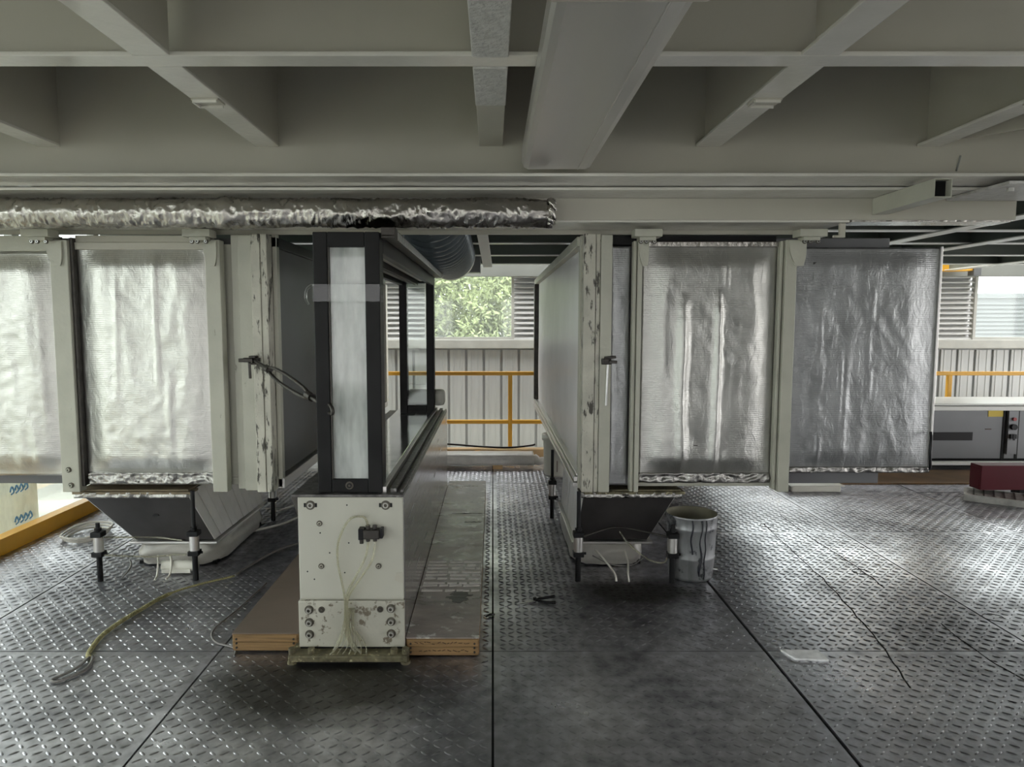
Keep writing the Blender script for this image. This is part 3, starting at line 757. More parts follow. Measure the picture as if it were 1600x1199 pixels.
part('rear_edge', MB().box(0.475, 0.53, 7.92, 8.02, 0.615, 1.93), 'iron', ro, 0.004)
part('front_edge', MB().box(0.498, 0.53, 3.98, 4.05, 0.53, 1.99), 'post', ro, 0.003)
part('worn_post', MB().box(0.508, 0.575, 3.90, 4.0, 0.525, 1.99).box(0.578, 0.602, 3.905, 4.0, 0.525, 1.99), 'worn', ro, 0.004, label='corner post with peeling dark spotted paint')
part('corner_panel', MB().box(0.604, 0.668, 3.90, 4.05, 0.525, 1.985), 'post', ro, 0.004)
foil_part('corner_foil', 0.668, 0.785, 0.55, 1.93, 3.965, 'foil_dim', ro, seed=1.7, bulge=0.006, amp=0.4)
part('front_sill', MB().box(0.79, 1.66, 3.97, 4.05, 0.545, 0.575), 'post', ro, 0.003)
part('top_strip', MB().box(0.67, 1.60, 3.955, 4.05, 1.935, 1.985), 'black', ro, 0.003)

rd = thing('sliding_foil_door', 'middle silver foil door with two bright vertical folds', 'door', (1.2, 3.9, 0.54))
foil_part('foil_cloth', 0.845, 1.60, 0.60, 1.93, 3.945, 'foil_mid', rd, seed=5.2, bulge=0.034, amp=0.9, diag=0.005,
          folds=((0.30, 0.035, 0.028, 0.0, 0.80), (0.56, 0.022, 0.030, 0.0, 0.82), (0.17, 0.010, 0.008, 0.4, 0.9), (0.62, 0.015, 0.012, 0.78, 1.0)))
part('top_channel', MB().box(0.83, 1.60, 3.93, 3.97, 1.92, 1.95), 'foil_shiny', rd, 0.004)
part('bottom_foil_trim', sheet_mb(0.84, 1.60, 0.575, 0.632, 3.93, lambda u, v, x, z: 0.012 * (1 - 2 * abs(fn(x * 14, z * 22, 13))) + 0.006 * fn(x * 40, z * 60, 1), 0.02, 0.007), 'crumple', rd)
part('stile', MB().box(0.785, 0.803, 3.90, 3.955, 0.53, 1.95).box(0.807, 0.832, 3.885, 3.955, 0.53, 1.95), 'post', rd, 0.003)
part('stile', MB().box(1.605, 1.622, 3.905, 3.955, 0.54, 1.95).box(1.628, 1.692, 3.885, 3.955, 0.53, 1.955), 'post', rd, 0.004)
for x in (0.86, 1.755): hanger(rd, x - 0.015)
hanger_tab(rd, 0.805, 0.865, 1.81, 1.95, 3.884); hanger_tab(rd, 1.64, 1.735, 1.81, 1.95, 3.884)
part('tear_mark', MB().bar((0.98, 3.905, 0.80), (1.17, 3.905, 0.797), 0.004, 0.004), 'iron', rd)

rd2 = thing('sliding_foil_door', 'shaded grey foil door at right with wood grain like creases', 'door', (2.1, 3.95, 0.62))
foil_part('foil_cloth', 1.70, 2.555, 0.632, 1.925, 4.0, 'foil_dim', rd2, seed=11.9, bulge=0.012, amp=0.5, diag=0.0045,
          folds=((0.22, 0.006, 0.010, 0.0, 0.75), (0.55, 0.006, 0.014, 0.3, 0.85), (0.36, 0.008, 0.008, 0.0, 0.6), (0.40, 0.008, 0.008, 0.0, 0.6)))
part('taped_patch', sheet_mb(1.83, 2.17, 1.42, 1.84, 3.990, lambda u, v, x, z: 0.003 * fn(x * 8, z * 8, 2), 0.004, 0.03), 'foil_dim', rd2)
part('bottom_foil_trim', sheet_mb(1.70, 2.55, 0.622, 0.655, 3.985, lambda u, v, x, z: 0.010 * (1 - 2 * abs(fn(x * 18, z * 30, 5))), 0.02, 0.008), 'crumple', rd2)
hm = MB().tube(bez([(2.545, 3.975, 0.86), (2.52, 3.93, 0.83), (2.512, 3.92, 0.75), (2.53, 3.94, 0.67), (2.55, 3.975, 0.645)], 6), 0.008, 8)
part('handle', hm, 'blackp', rd2)
part('side_hem', MB().box(2.553, 2.565, 3.985, 4.03, 0.635, 1.93), 'galv', rd2, 0.003)

# ---- hoppers under the ovens
def hopper(x0t, x1t, x0b, x1b, label, box, seed, flare=1):
    h = thing('hopper', label, 'hopper', ((x0b + x1b) / 2, 4.6, 0))
    zt, zb = 0.50, 0.165
    yt0, yb0, y1 = 3.98, 4.16, 5.05
    t = 0.012
    part('front_plate', MB().hexa([(x0b, yb0, zb), (x1b, yb0, zb), (x1b, yb0 + t, zb), (x0b, yb0 + t, zb), (x0t, yt0, zt), (x1t, yt0, zt), (x1t, yt0 + t, zt), (x0t, yt0 + t, zt)]), 'hopper_dark', h)
    for (xt, xb, s) in ((x0t, x0b, 1), (x1t, x1b, -1)):
        nseg = 9
        for k in range(1):
            mb = MB()
            for q in range(nseg):
                fa, fb = q / nseg + 0.004, (q + 1) / nseg - 0.004
                ya, yb = yb0 + (y1 - yb0) * fa, yb0 + (y1 - yb0) * fb
                yta, ytb = yt0 + (y1 - yt0) * fa, yt0 + (y1 - yt0) * fb
                d = -s * (0.004 + 0.004 * random.random())
                mb.hexa([(xb + d, ya, zb), (xb, ya, zb), (xb, yb, zb), (xb + d, yb, zb), (xt + d, yta, zt), (xt, yta, zt), (xt, ytb, zt), (xt + d, ytb, zt)])
            part('side_lining', mb, 'white_foil', h)
    part('rear_plate', MB().box(min(x0b, x0t) + 0.02, max(x1b, x1t) - 0.1, y1, y1 + t, zb, zt), 'hopper_dark', h)
    part('lip', MB().box(x0t - 0.03, x1t + 0.04, yt0 - 0.03, yt0 + 0.08, zt, zt + 0.014).box(x0t - 0.01, x1t + 0.02, yt0 - 0.01, y1, zt + 0.014, zt + 0.024), 'card' if seed == 1 else 'grime', h, 0.002)
    part('lip_foil', sheet_mb(x0t - 0.02, x1t + 0.02, zt - 0.022, zt + 0.012, yt0 - 0.02, lambda u, v, x, z: 0.012 * (1 - 2 * abs(fn(x * 16, z * 25, seed))), 0.02, 0.008), 'crumple', h)
    # flap and wrapped lower box
    part('lower_flange', MB().box(x0b - 0.03, x1b + 0.03, yb0 - 0.03, y1 + 0.03, zb - 0.02, zb - 0.006), 'galv', h, 0.003)
    bx0, bx1 = box
    n, m_ = 44, 10; vs = []; fs = []
    def rr(t):
        # rounded rectangle loop
        w, d = (bx1 - bx0) / 2, (y1 + 0.02 - yb0) / 2
        c, s_ = math.cos(t), math.sin(t)
        k = 1 / max(abs(c), abs(s_)); k = min(k, 1.22)
        return c * w * k, s_ * d * k
    for j in range(m_ + 1):
        z = 0.012 + 0.132 * j / m_
        bul = 1.0 + 0.05 * math.sin(PI * j / m_)
        for i in range(n):
            t = 2 * PI * i / n; px, py = rr(t)
            q = bul + 0.05 * fn(math.cos(t) * 3, math.sin(t) * 3, j * 0.35 + seed)
            vs.append(((bx0 + bx1) / 2 + px * q, (yb0 + y1) / 2 + py * q, z))
    for j in range(m_):
        for i in range(n): fs.append((j * n + i, j * n + (i + 1) % n, (j + 1) * n + (i + 1) % n, (j + 1) * n + i))
    fs.append(tuple(m_ * n + i for i in range(n)))
    part('plastic_wrapping', MB().add(vs, fs, True), 'wrap_w', h)
    part('base_tray', MB().box(bx0 + 0.02, bx1 - 0.02, yb0 + 0.03, y1 - 0.03, 0.0, 0.02), 'black', h)
    return h
hl = hopper(-2.42, -1.80, -2.20, -1.72, 'left hopper with dark sloping front and white lined side', (-2.22, -1.70), 1)
hr = hopper(0.535, 1.08, 0.515, 0.95, 'right hopper with black front standing beside the bucket', (0.50, 0.94), 2)
part('punched_hole', MB().extrude_y([(-2.02 + 0.02 * math.cos(a * .7), 0.345 + 0.008 * math.sin(a * .7)) for a in range(9)], 4.055, 4.07), 'blackp', hl)

def foot(x, y, top, label, col='foot cylinders'):
    f = thing('cylinder_foot', label, 'cylinder', (x, y, 0), col)
    part('rod', MB().cyl((x, y, 0), (x, y, 0.15), 0.016, n=14), 'blackp', f)
    part('lower_cap', MB().box(x - 0.03, x + 0.03, y - 0.03, y + 0.03, 0.150, 0.178).cyl((x + 0.03, y, 0.165), (x + 0.045, y, 0.165), 0.008, n=8), 'blackp', f, 0.004)
    part('barrel', MB().cyl((x, y, 0.178), (x, y, 0.265), 0.027, n=18), 'galv', f)
    part('upper_cap', MB().box(x - 0.031, x + 0.031, y - 0.031, y + 0.031, 0.265, 0.295), 'blackp', f, 0.004)
    part('mount_stud', MB().cyl((x, y, 0.295), (x, y, top), 0.012, n=12).cyl((x, y, 0.30), (x, y, 0.315), 0.02, n=6), 'blackp', f)
    return f
foot(-2.28, 3.90, 0.345, 'air cylinder foot at the front left corner of the left hopper')
foot(-1.735, 3.92, 0.53, 'air cylinder foot at the front right corner of the left hopper')
foot(-1.665, 5.13, 0.53, 'lone air cylinder foot behind the left hopper below the worn post')
foot(0.495, 3.90, 0.53, 'air cylinder foot at the front left corner of the right hopper')
foot(1.035, 3.88, 0.34, 'air cylinder foot in front of the stained bucket')
foot(0.455, 5.2, 0.53, 'air cylinder foot at the back of the right hopper near the walkway')

# wires and hoses at the hoppers
def line(name, pts, r, m, label, cat, n=8, seg=8):
    o = part(name, MB().tube(bez(pts, seg), r, n), m, None, loc=pts[0]); tag(o, label, cat); return o
line('air_hose', [(-2.24, 3.87, 0.27), (-2.05, 3.98, 0.235), (-1.95, 3.98, 0.232), (-1.78, 3.87, 0.25)], 0.005, 'tube', 'pale air hose stretched across the front of the left hopper', 'hose')
line('air_hose', [(-2.23, 3.87, 0.165), (-2.05, 4.03, 0.10), (-1.9, 4.04, 0.11), (-1.77, 3.88, 0.165)], 0.005, 'tube', 'lower pale air hose in front of the left plastic wrapped box', 'hose')
line('loose_wire', [(-2.03, 4.08, 0.09), (-1.99, 4.0, 0.07), (-1.97, 3.94, 0.02), (-1.965, 3.90, 0.006)], 0.006, 'cable_w', 'short pale wire end dropping to the floor left of the paper roll', 'wire')
line('loose_wire', [(-1.95, 4.07, 0.09), (-1.91, 4.0, 0.07), (-1.90, 3.95, 0.02), (-1.905, 3.91, 0.006)], 0.006, 'cable_w', 'short pale wire end dropping in front of the paper roll', 'wire')
line('loose_wire', [(-2.20, 4.08, 0.06), (-2.15, 3.99, 0.05), (-2.17, 3.93, 0.006)], 0.005, 'wire', 'dark wire end below the left hopper near its front left foot', 'wire')
pr = thing('paper_roll', 'crumpled pale roll lying under the left hopper', 'roll', (-1.9, 4.08, 0.04))
part('roll_body', MB().tube([(-1.98 + 0.03 * k, 4.03 + 0.003 * (k % 2), 0.045) for k in range(8)], [0.030, 0.033, 0.031, 0.034, 0.032, 0.033, 0.031, 0.028], 12), 'whiteplastic', pr)
part('torn_fringe', MB().box(-1.97, -1.80, 3.995, 4.0, 0.012, 0.035), 'whiteplastic', pr)
coil = MB()
for k in range(3):
    coil.tube([(-2.85 + (0.12 + 0.01 * k) * math.cos(a / 20 * 2 * PI), 4.75 + (0.18 + 0.015 * k) * math.sin(a / 20 * 2 * PI), 0.012 + 0.016 * k + 0.006 * math.sin(a)) for a in range(20)], 0.008, 6, True)
tag(part('hose_coil', coil, 'cable_w', None, loc=(-2.85, 4.75, 0)), 'coil of white hose on the floor left of the left hopper', 'hose')
line('air_hose', [(-1.70, 5.35, 0.012), (-1.55, 5.6, 0.012), (-1.47, 5.35, 0.012), (-1.55, 5.02, 0.012), (-1.75, 4.80, 0.012)], 0.009, 'cable_w', 'loop of white hose on the floor behind the left hopper', 'hose')
line('air_hose', [(0.52, 3.87, 0.275), (0.7, 3.96, 0.30), (0.82, 3.96, 0.29), (1.0, 3.86, 0.275)], 0.006, 'iron', 'dark hose across the front of the right hopper', 'hose')
line('air_hose', [(0.75, 4.0, 0.265), (0.80, 3.96, 0.20), (0.90, 3.90, 0.13), (0.98, 3.87, 0.12), (1.0, 3.86, 0.155)], 0.005, 'tube', 'clear hose looping from right hopper to the foot by the bucket', 'hose')
line('loose_wire', [(0.62, 4.07, 0.13), (0.66, 3.98, 0.10), (0.705, 3.90, 0.05), (0.715, 3.88, 0.006)], 0.006, 'cable_w', 'pale wire end under the right hopper, leftmost of two', 'wire')
line('loose_wire', [(0.80, 4.07, 0.12), (0.80, 3.98, 0.08), (0.785, 3.90, 0.05), (0.785, 3.87, 0.006)], 0.006, 'cable_w', 'pale wire end under the right hopper, next to the bucket', 'wire')
line('loose_wire', [(0.60, 4.05, 0.10), (0.70, 3.97, 0.075), (0.82, 3.97, 0.07), (0.90, 4.02, 0.10)], 0.004, 'wire', 'thin sagging dark wire low under the right hopper', 'wire')

# ================================================================== SCANNER
sc = thing('web_scanner', 'white and black frame scanner with glass columns standing between the ovens', 'machine', (-0.63, 4.4, 0))
X0, X1, Y0, Y1 = -0.865, -0.395, 2.985, 5.87
part('cabinet_core', MB().box(X0 + 0.012, X1 - 0.004, Y0, Y1, 0.06, 0.735), 'body', sc)
fp = part('front_panel', MB().box(X0 + 0.008, X1, Y0 - 0.012, Y0, 0.275, 0.735), 'body', sc, 0.004)
lp = part('lower_panel', MB().box(X0 + 0.002, X1 + 0.002, Y0 - 0.018, Y0, 0.055, 0.268), 'body_dirty', sc, 0.004)
part('side_panel', MB().box(X1 - 0.004, X1 + 0.004, Y0 + 0.004, Y1, 0.03, 0.742), 'brushed', sc, 0.002)
part('side_panel', MB().box(X0 + 0.004, X0 + 0.012, Y0 + 0.004, Y1, 0.03, 0.70), 'brushed', sc, 0.002)
part('shoulder', MB().extrude_y([(X0 + 0.004, 0.66), (X0 - 0.018, 0.735), (X0 + 0.02, 0.735), (X0 + 0.02, 0.66)], Y0 - 0.010, Y1), 'iron', sc)
part('top_cover', MB().box(X0 - 0.018, X1 + 0.004, Y0 - 0.014, Y1, 0.735, 0.748), 'rail_dark', sc, 0.003)
part('top_plate', MB().box(-0.80, -0.50, Y0 + 0.13, Y1 - 0.02, 0.748, 0.766), 'mirror', sc, 0.003) if 'mirror' in M else None
M['mirror'] = mat('polished_plate', (0.72, 0.74, 0.74), 0.10, 0.9, var=0.08, vscale=2, streak=(1, 7, 1), bump=0.12, bscale=7)
part('top_plate', MB().box(-0.80, -0.50, Y0 + 0.13, Y1 - 0.02, 0.748, 0.766), 'mirror', sc, 0.003)
part('slot', MB().box(-0.735, -0.62, 5.42, 5.52, 0.7655, 0.768), 'blackp', sc)
part('guide_rail', MB().box(-0.493, -0.470, Y0 + 0.02, Y1, 0.748, 0.775), 'galv', sc, 0.002)
part('guide_rail', MB().box(-0.452, -0.425, Y0 + 0.02, Y1, 0.748, 0.768), 'rail_dark', sc, 0.002)
part('guide_rail', MB().box(-0.409, -0.395, Y0 + 0.02, Y1, 0.748, 0.760), 'rail_dark', sc, 0.002)
bolts(fp, [(X0 + 0.065, Y0 - 0.012, 0.70), (X1 - 0.075, Y0 - 0.012, 0.70)], 0.013, 0.006)
part('bolt_slot', MB().box(X0 + 0.036, X0 + 0.094, Y0 - 0.0135, Y0 - 0.012, 0.691, 0.709), 'blackp', fp)
part('bolt_slot', MB().box(X1 - 0.104, X1 - 0.046, Y0 - 0.0135, Y0 - 0.012, 0.691, 0.709), 'blackp', fp)
bolts(fp, [(-0.762, Y0 - 0.012, 0.618), (-0.758, Y0 - 0.012, 0.425), (-0.505, Y0 - 0.012, 0.425)], 0.008, 0.004, 'body_dirty')
for (hx, hzz) in ((-0.64, 0.70), (-0.76, 0.575), (-0.635, 0.53), (-0.72, 0.485), (-0.655, 0.395), (-0.82, 0.40), (-0.79, 0.365)):
    part('drill_hole', MB().cyl((hx, Y0 - 0.0128, hzz), (hx, Y0 - 0.012, hzz), 0.0035, n=8), 'blackp', fp)
bolts(lp, [(-0.815, Y0 - 0.018, z) for z in (0.228, 0.17, 0.115)] + [(-0.452, Y0 - 0.018, z) for z in (0.234, 0.174, 0.118)], 0.0125, 0.012)
bolts(lp, [(-0.76, Y0 - 0.018, 0.228), (-0.50, Y0 - 0.018, 0.230)], 0.009, 0.002, 'iron')
part('torn_sticker', MB().hexa([(-0.435, Y0 - 0.014, 0.36), (-0.398, Y0 - 0.014, 0.345), (-0.398, Y0 - 0.012, 0.345), (-0.435, Y0 - 0.012, 0.36), (-0.428, Y0 - 0.014, 0.395), (-0.398, Y0 - 0.014, 0.398), (-0.398, Y0 - 0.012, 0.398), (-0.428, Y0 - 0.012, 0.395)]), 'ceil', fp)
bp_ = part('base_plate', MB().box(-0.895, -0.372, 2.90, 3.15, 0.018, 0.045), 'grime', sc, 0.004)
part('base_channel', MB().box(-0.87, -0.39, 2.93, 3.2, 0.0, 0.018).box(-0.86, -0.40, Y0 - 0.01, Y0 + 0.1, 0.045, 0.062), 'black', sc)
for x in (-0.885, -0.385):
    part('levelling_foot', MB().cyl((x, 2.93, 0), (x, 2.93, 0.07), 0.015, n=10).cyl((x, 2.93, 0.0), (x, 2.93, 0.014), 0.022, n=10), 'grime', sc)
for x in (-0.80, -0.435):
    part('anchor_nut', MB().cyl((x, 2.93, 0.045), (x, 2.93, 0.068), 0.017, n=6), 'grime', sc)
# valve and its tubes
vb = part('valve_block', MB().box(-0.562, -0.492, 2.925, 2.973, 0.560, 0.600), 'iron', sc, 0.003)
part('valve_end', MB().box(-0.585, -0.562, 2.93, 2.973, 0.555, 0.605), 'blackp', vb, 0.003)
part('valve_end', MB().box(-0.492, -0.478, 2.93, 2.973, 0.562, 0.605), 'blackp', vb, 0.003)
mb = MB()
for x in (-0.545, -0.515): mb.cyl((x, 2.95, 0.600), (x, 2.95, 0.617), 0.010, n=10).cyl((x, 2.95, 0.545), (x, 2.95, 0.560), 0.009, n=10)
mb.cyl((-0.574, 2.95, 0.535), (-0.574, 2.95, 0.556), 0.009, n=10)
part('fitting', mb, 'iron', vb)
tubes = [[(-0.545, 2.95, 0.61), (-0.56, 2.94, 0.655), (-0.62, 2.93, 0.648), (-0.672, 2.94, 0.55), (-0.68, 2.95, 0.45), (-0.665, 2.955, 0.36), (-0.650, 2.945, 0.27), (-0.655, 2.935, 0.17), (-0.69, 2.915, 0.08), (-0.71, 2.90, 0.052)],
         [(-0.545, 2.95, 0.55), (-0.555, 2.935, 0.48), (-0.60, 2.93, 0.39), (-0.64, 2.945, 0.31), (-0.65, 2.94, 0.22), (-0.640, 2.93, 0.12), (-0.60, 2.91, 0.058)],
         [(-0.515, 2.95, 0.55), (-0.525, 2.93, 0.47), (-0.575, 2.925, 0.39), (-0.632, 2.94, 0.30), (-0.640, 2.94, 0.22), (-0.625, 2.93, 0.11), (-0.575, 2.905, 0.056)]]
for p in tubes: part('air_tube', MB().tube(bez(p, 8), 0.0052, 8), 'tube', sc)
mb = MB()
for k in range(7):
    x = -0.648 + 0.006 * k
    mb.tube(bez([(x, 2.955, 0.24), (x + 0.004 * random.uniform(-1, 1), 2.945, 0.16), (x + 0.012 * (k - 2), 2.93, 0.09), (x + 0.02 * (k - 3), 2.905, 0.052)], 6), 0.0028, 6)
part('wire_bundle', mb, 'tube', sc)
part('cable_clip', MB().box(-0.645, -0.615, 2.955, 2.968, 0.06, 0.15), 'body_dirty', sc, 0.003)

def column(y, flare, glass, nm, x0=-0.772, x1=-0.486, d=0.10, zt=1.885, zb=0.748):
    c = part(nm, MB().box(x0, x0 + 0.062, y, y + d, zb, zt).box(x1 - 0.064, x1, y, y + d, zb, zt)
             .box(x0 + 0.062, x1 - 0.064, y, y + d, zb, zb + 0.062).box(x0 + 0.062, x1 - 0.064, y, y + d, zt - 0.065, zt), 'black', sc, 0.004)
    part('glass_pane', MB().box(x0 + 0.060, x1 - 0.062, y + 0.012, y + 0.018, zb + 0.060, zt - 0.063), glass, c)
    return c
fc = column(3.0, 0, 'dusty', 'front_column')
part('inner_lip', MB().box(-0.708, -0.703, 3.0, 3.012, 0.812, 1.82), 'iron', fc)
bolts(fc, [(-0.632, 2.998, 0.782)], 0.011, 0.008, 'blackp')
for (za, zb_) in ((1.585, 1.665),):
    part('tape_wrap', MB().box(-0.776, -0.482, 2.992, 3.104, za, zb_), 'clear', fc, 0.003)
part('tape_tail', MB().tube(bez([(-0.776, 3.0, 1.66), (-0.795, 2.98, 1.64), (-0.80, 2.975, 1.60), (-0.79, 2.98, 1.575)], 5), 0.006, 6), 'clear', fc)
rc = column(5.72, 0, 'pane', 'rear_column')
for (xa, xb) in ((-0.772, -0.740), (-0.520, -0.486)):
    part('lintel_side', MB().box(xa, xb, 3.10, 5.72, 1.80, 1.885), 'black', sc, 0.004)
part('lintel_top', MB().box(-0.772, -0.486, 3.10, 5.72, 1.885, 1.893), 'black', sc)
part('lintel_plate', MB().box(-0.60, -0.522, 3.3, 5.6, 1.845, 1.853), 'tan2', sc) if False else None
part('sensor_track', MB().box(-0.70, -0.655, 3.10, 5.72, 1.815, 1.87).box(-0.640, -0.632, 3.10, 5.72, 1.80, 1.86).box(-0.620, -0.612, 3.10, 5.72, 1.80, 1.86), 'iron', sc, 0.003)
part('sensor_track', MB().box(-0.60, -0.535, 3.12, 5.70, 1.832, 1.842), 'ceil', sc, 0.002)
part('cable_tray', MB().box(-0.482, -0.425, 3.02, 5.86, 1.868, 1.876).box(-0.429, -0.425, 3.02, 5.86, 1.876, 1.905), 'iron', sc, 0.002)
part('chain_end', MB().box(-0.482, -0.42, 3.02, 3.095, 1.86, 1.908), 'iron', sc, 0.003)
lk = None
for k in range(45):
    y = 3.11 + k * 0.06
    if lk is None: lk = part('chain_link', MB().box(-0.476, -0.434, y, y + 0.046, 1.876, 1.906).box(-0.425, -0.419, y + 0.004, y + 0.034, 1.862, 1.898), 'steel', sc, 0.003)
    else: inst(lk, sc, (0, k * 0.06, 0))

part('rear_tray', MB().box(-0.735, -0.41, 5.83, 5.96, 0.79, 0.925), 'whiteplastic', sc, 0.03)
mb = MB()
for row, z in ((0, 0.985), (1, 0.93)):
    x = -0.70
    while x < (-0.56 if row == 0 else -0.61):
        q = random.uniform(0.006, 0.016); mb.bar((x, 5.7305, z + random.uniform(-.006, .006)), (x + q, 5.7305, z + random.uniform(-.008, .008)), 0.003, 0.002); x += q + 0.004
part('faded_print', mb, 'ink', rc)

# turnbuckle between the worn post and the scanner column
tb = thing('turnbuckle', 'rusty turnbuckle brace clamped from the worn post to the black glass column', 'turnbuckle', (-1.05, 3.4, 1.25))
A = Vector((-1.335, 3.87, 1.285)); B = Vector((-0.700, 2.982, 1.118))
part('clamp', MB().box(-1.40, -1.31, 3.868, 3.898, 1.275, 1.300).bar((-1.42, 3.86, 1.287), (-1.34, 3.86, 1.287), 0.020, 0.02).box(-1.362, -1.325, 3.85, 3.90, 1.262, 1.272).box(-1.362, -1.325, 3.85, 3.90, 1.300, 1.312), 'iron', tb, 0.003)
part('clamp_screw', MB().cyl((-1.362, 3.862, 1.275), (-1.360, 3.862, 1.185), 0.008, n=10), 'iron', tb)
D = B - A; side = D.cross(Vector((0, 1, 0.2))).normalized(); 
def along(t, off=0): return A + D * t + Vector((0, 0, 1)) * off
part('threaded_rod', MB().cyl(along(0), along(0.24), 0.011, n=10).cyl(along(0.76), along(0.93), 0.011, n=10), 'iron', tb)
for s in (1, -1):
    part('buckle_arm', MB().tube(bez([along(0.20), along(0.27, s * 0.020), along(0.38, s * 0.030), along(0.55, s * 0.030), along(0.70, s * 0.022), along(0.77)], 6), 0.009, 8), 'iron', tb)
part('end_nut', MB().cyl(along(0.185), along(0.235), 0.02, n=8).cyl(along(0.735), along(0.79), 0.02, n=8), 'iron', tb)
part('hook', MB().tube(bez([along(0.93), along(0.96, 0.018), along(1.0, 0.012), along(1.005, -0.012), along(0.97, -0.02), along(0.935, -0.012)], 5), 0.009, 8), 'iron', tb)

rcl = thing('toggle_clamp', 'small black clamp with hanging rod on the right worn post', 'clamp', (0.655, 3.88, 1.25))
part('clamp_body', MB().box(0.612, 0.665, 3.872, 3.90, 1.262, 1.295).bar((0.625, 3.87, 1.300), (0.690, 3.87, 1.305), 0.016, 0.014).bar((0.650, 3.865, 1.277), (0.695, 3.86, 1.277), 0.018, 0.016), 'iron', rcl, 0.003)
part('rod', MB().cyl((0.645, 3.875, 1.262), (0.640, 3.885, 1.03), 0.0065, n=10), 'steel', rcl)

# plywood boards either side of the scanner
def board(x0, x1, y0, y1, label, top):
    b = thing('plywood_board', label, 'board', ((x0 + x1) / 2, (y0 + y1) / 2, 0))
    part('core', MB().box(x0, x1, y0, y1, 0.012, 0.086), 'ply_edge', b, 0.002)
    part('top_face', MB().box(x0 - 0.001, x1 + 0.001, y0 - 0.002, y1, 0.086, 0.092), top, b, 0.001)
    part('front_batten', MB().box(x0 + 0.004, x1 - 0.004, y0 - 0.006, y0, 0.052, 0.084).box(x0 + 0.004, x1 - 0.004, y0 - 0.004, y0, 0.010, 0.049), 'ply_edge', b, 0.002)
    mb = MB()
    for xx in (x0 + 0.02, x1 - 0.02):
        for zz in (0.025, 0.045, 0.065): mb.cyl((xx, y0 - 0.008, zz), (xx, y0 - 0.004, zz), 0.005, n=8)
    part('screw_head', mb, 'iron', b)
    return b
b1 = board(-0.388, -0.062, 2.985, 6.05, 'worn plywood board with splintered face right of the scanner', 'ply_top')
b2 = board(-1.185, -0.885, 3.03, 4.9, 'smooth brown plywood board left of the scanner', 'ply_top2')
mb = MB()
for k in range(9):                                # splintered strips of torn veneer
    y = 3.52 + 0.052 * k + random.uniform(-.01, .01)
    x = -0.375
    while x < -0.09:
        w = random.uniform(0.04, 0.12)
        mb.hexa([(x, y, 0.092), (min(x + w, -0.07), y + 0.006, 0.092), (min(x + w, -0.07), y + 0.024, 0.092), (x, y + 0.028, 0.092),
                 (x, y, 0.094), (min(x + w, -0.07), y + 0.006, 0.0945), (min(x + w, -0.07), y + 0.024, 0.0945), (x, y + 0.028, 0.094)])
        x += w + random.uniform(0.004, 0.02)
part('torn_veneer', mb, 'splinter', b1)
for (x, y, w, g_) in ((-0.30, 5.0, 0.22, 1), (-0.2, 4.78, 0.12, 1)):
    pts = [(x + w * k / 12, y + 0.02 * fn(k * 1.3, y, 0), 0.0905) for k in range(13)]
    part('gouge', MB().tube(pts, [0.003 + 0.008 * abs(fn(k * .9, y, 3)) for k in range(13)], 4), 'blackp', b1)
mb = MB()
for k in range(16):
    y = 3.36 + 0.011 * k; w = 0.06 * math.sin(PI * (k + 1) / 17)
    x = -0.17 + 0.05 * fn(k * .4, 1, 1)
    mb.hexa([(x - w, y, 0.092), (x + w * 0.8, y + 0.004, 0.092), (x + w * 0.8, y + 0.012, 0.092), (x - w, y + 0.010, 0.092),
             (x - w, y, 0.0932), (x + w * 0.8, y + 0.004, 0.0938), (x + w * 0.8, y + 0.012, 0.0938), (x - w, y + 0.010, 0.0932)])
part('dark_scuff', mb, 'hopper_dark', b1)
# scrawled hand-written strokes on the board's front edge, too faded to read
mb = MB()
for row, z in ((0, 0.068), (1, 0.032)):
    x = -0.35 + 0.02 * row
    while x < -0.11:
        q = random.uniform(0.006, 0.018)
        mb.bar((x, 2.978, z + random.uniform(-.005, .005)), (x + q, 2.978, z + random.uniform(-.006, .006)), 0.003, 0.002)
        x += q + random.uniform(0.002, 0.014)
part('faded_writing', mb, 'ink', b1)

# corrugated hose beside the lintel
def hose_mb():
    path = bez([(-0.47, 4.12, 2.62), (-0.455, 4.35, 2.42), (-0.425, 4.75, 2.25), (-0.408, 5.3, 2.155), (-0.405, 5.95, 2.135), (-0.405, 6.6, 2.135)], 64)
    # even spacing along the path
    d = [0.0]
    for a, b in zip(path[:-1], path[1:]): d.append(d[-1] + (b - a).length)
    N_ = 330; pts = []; k = 0
    for i in range(N_ + 1):
        t = d[-1] * i / N_
        while k < len(d) - 2 and d[k + 1] < t: k += 1
        f = (t - d[k]) / max(1e-9, d[k + 1] - d[k]); pts.append(path[k].lerp(path[k + 1], f))
    return MB().tube(pts, [0.184 + 0.054 * abs(math.sin(PI * i / N_ * 27)) ** 0.6 for i in range(N_ + 1)], 36)
hz = thing('corrugated_hose', 'large dark ribbed flexible hose hanging beside the scanner top', 'hose', (-0.405, 5.2, 2.135))
part('ribbed_wall', hose_mb(), 'hose', hz)
part('end_clamp', MB().cyl((-0.405, 6.6, 2.135), (-0.405, 6.68, 2.135), 0.238, n=32), 'galv', hz, 0.004)

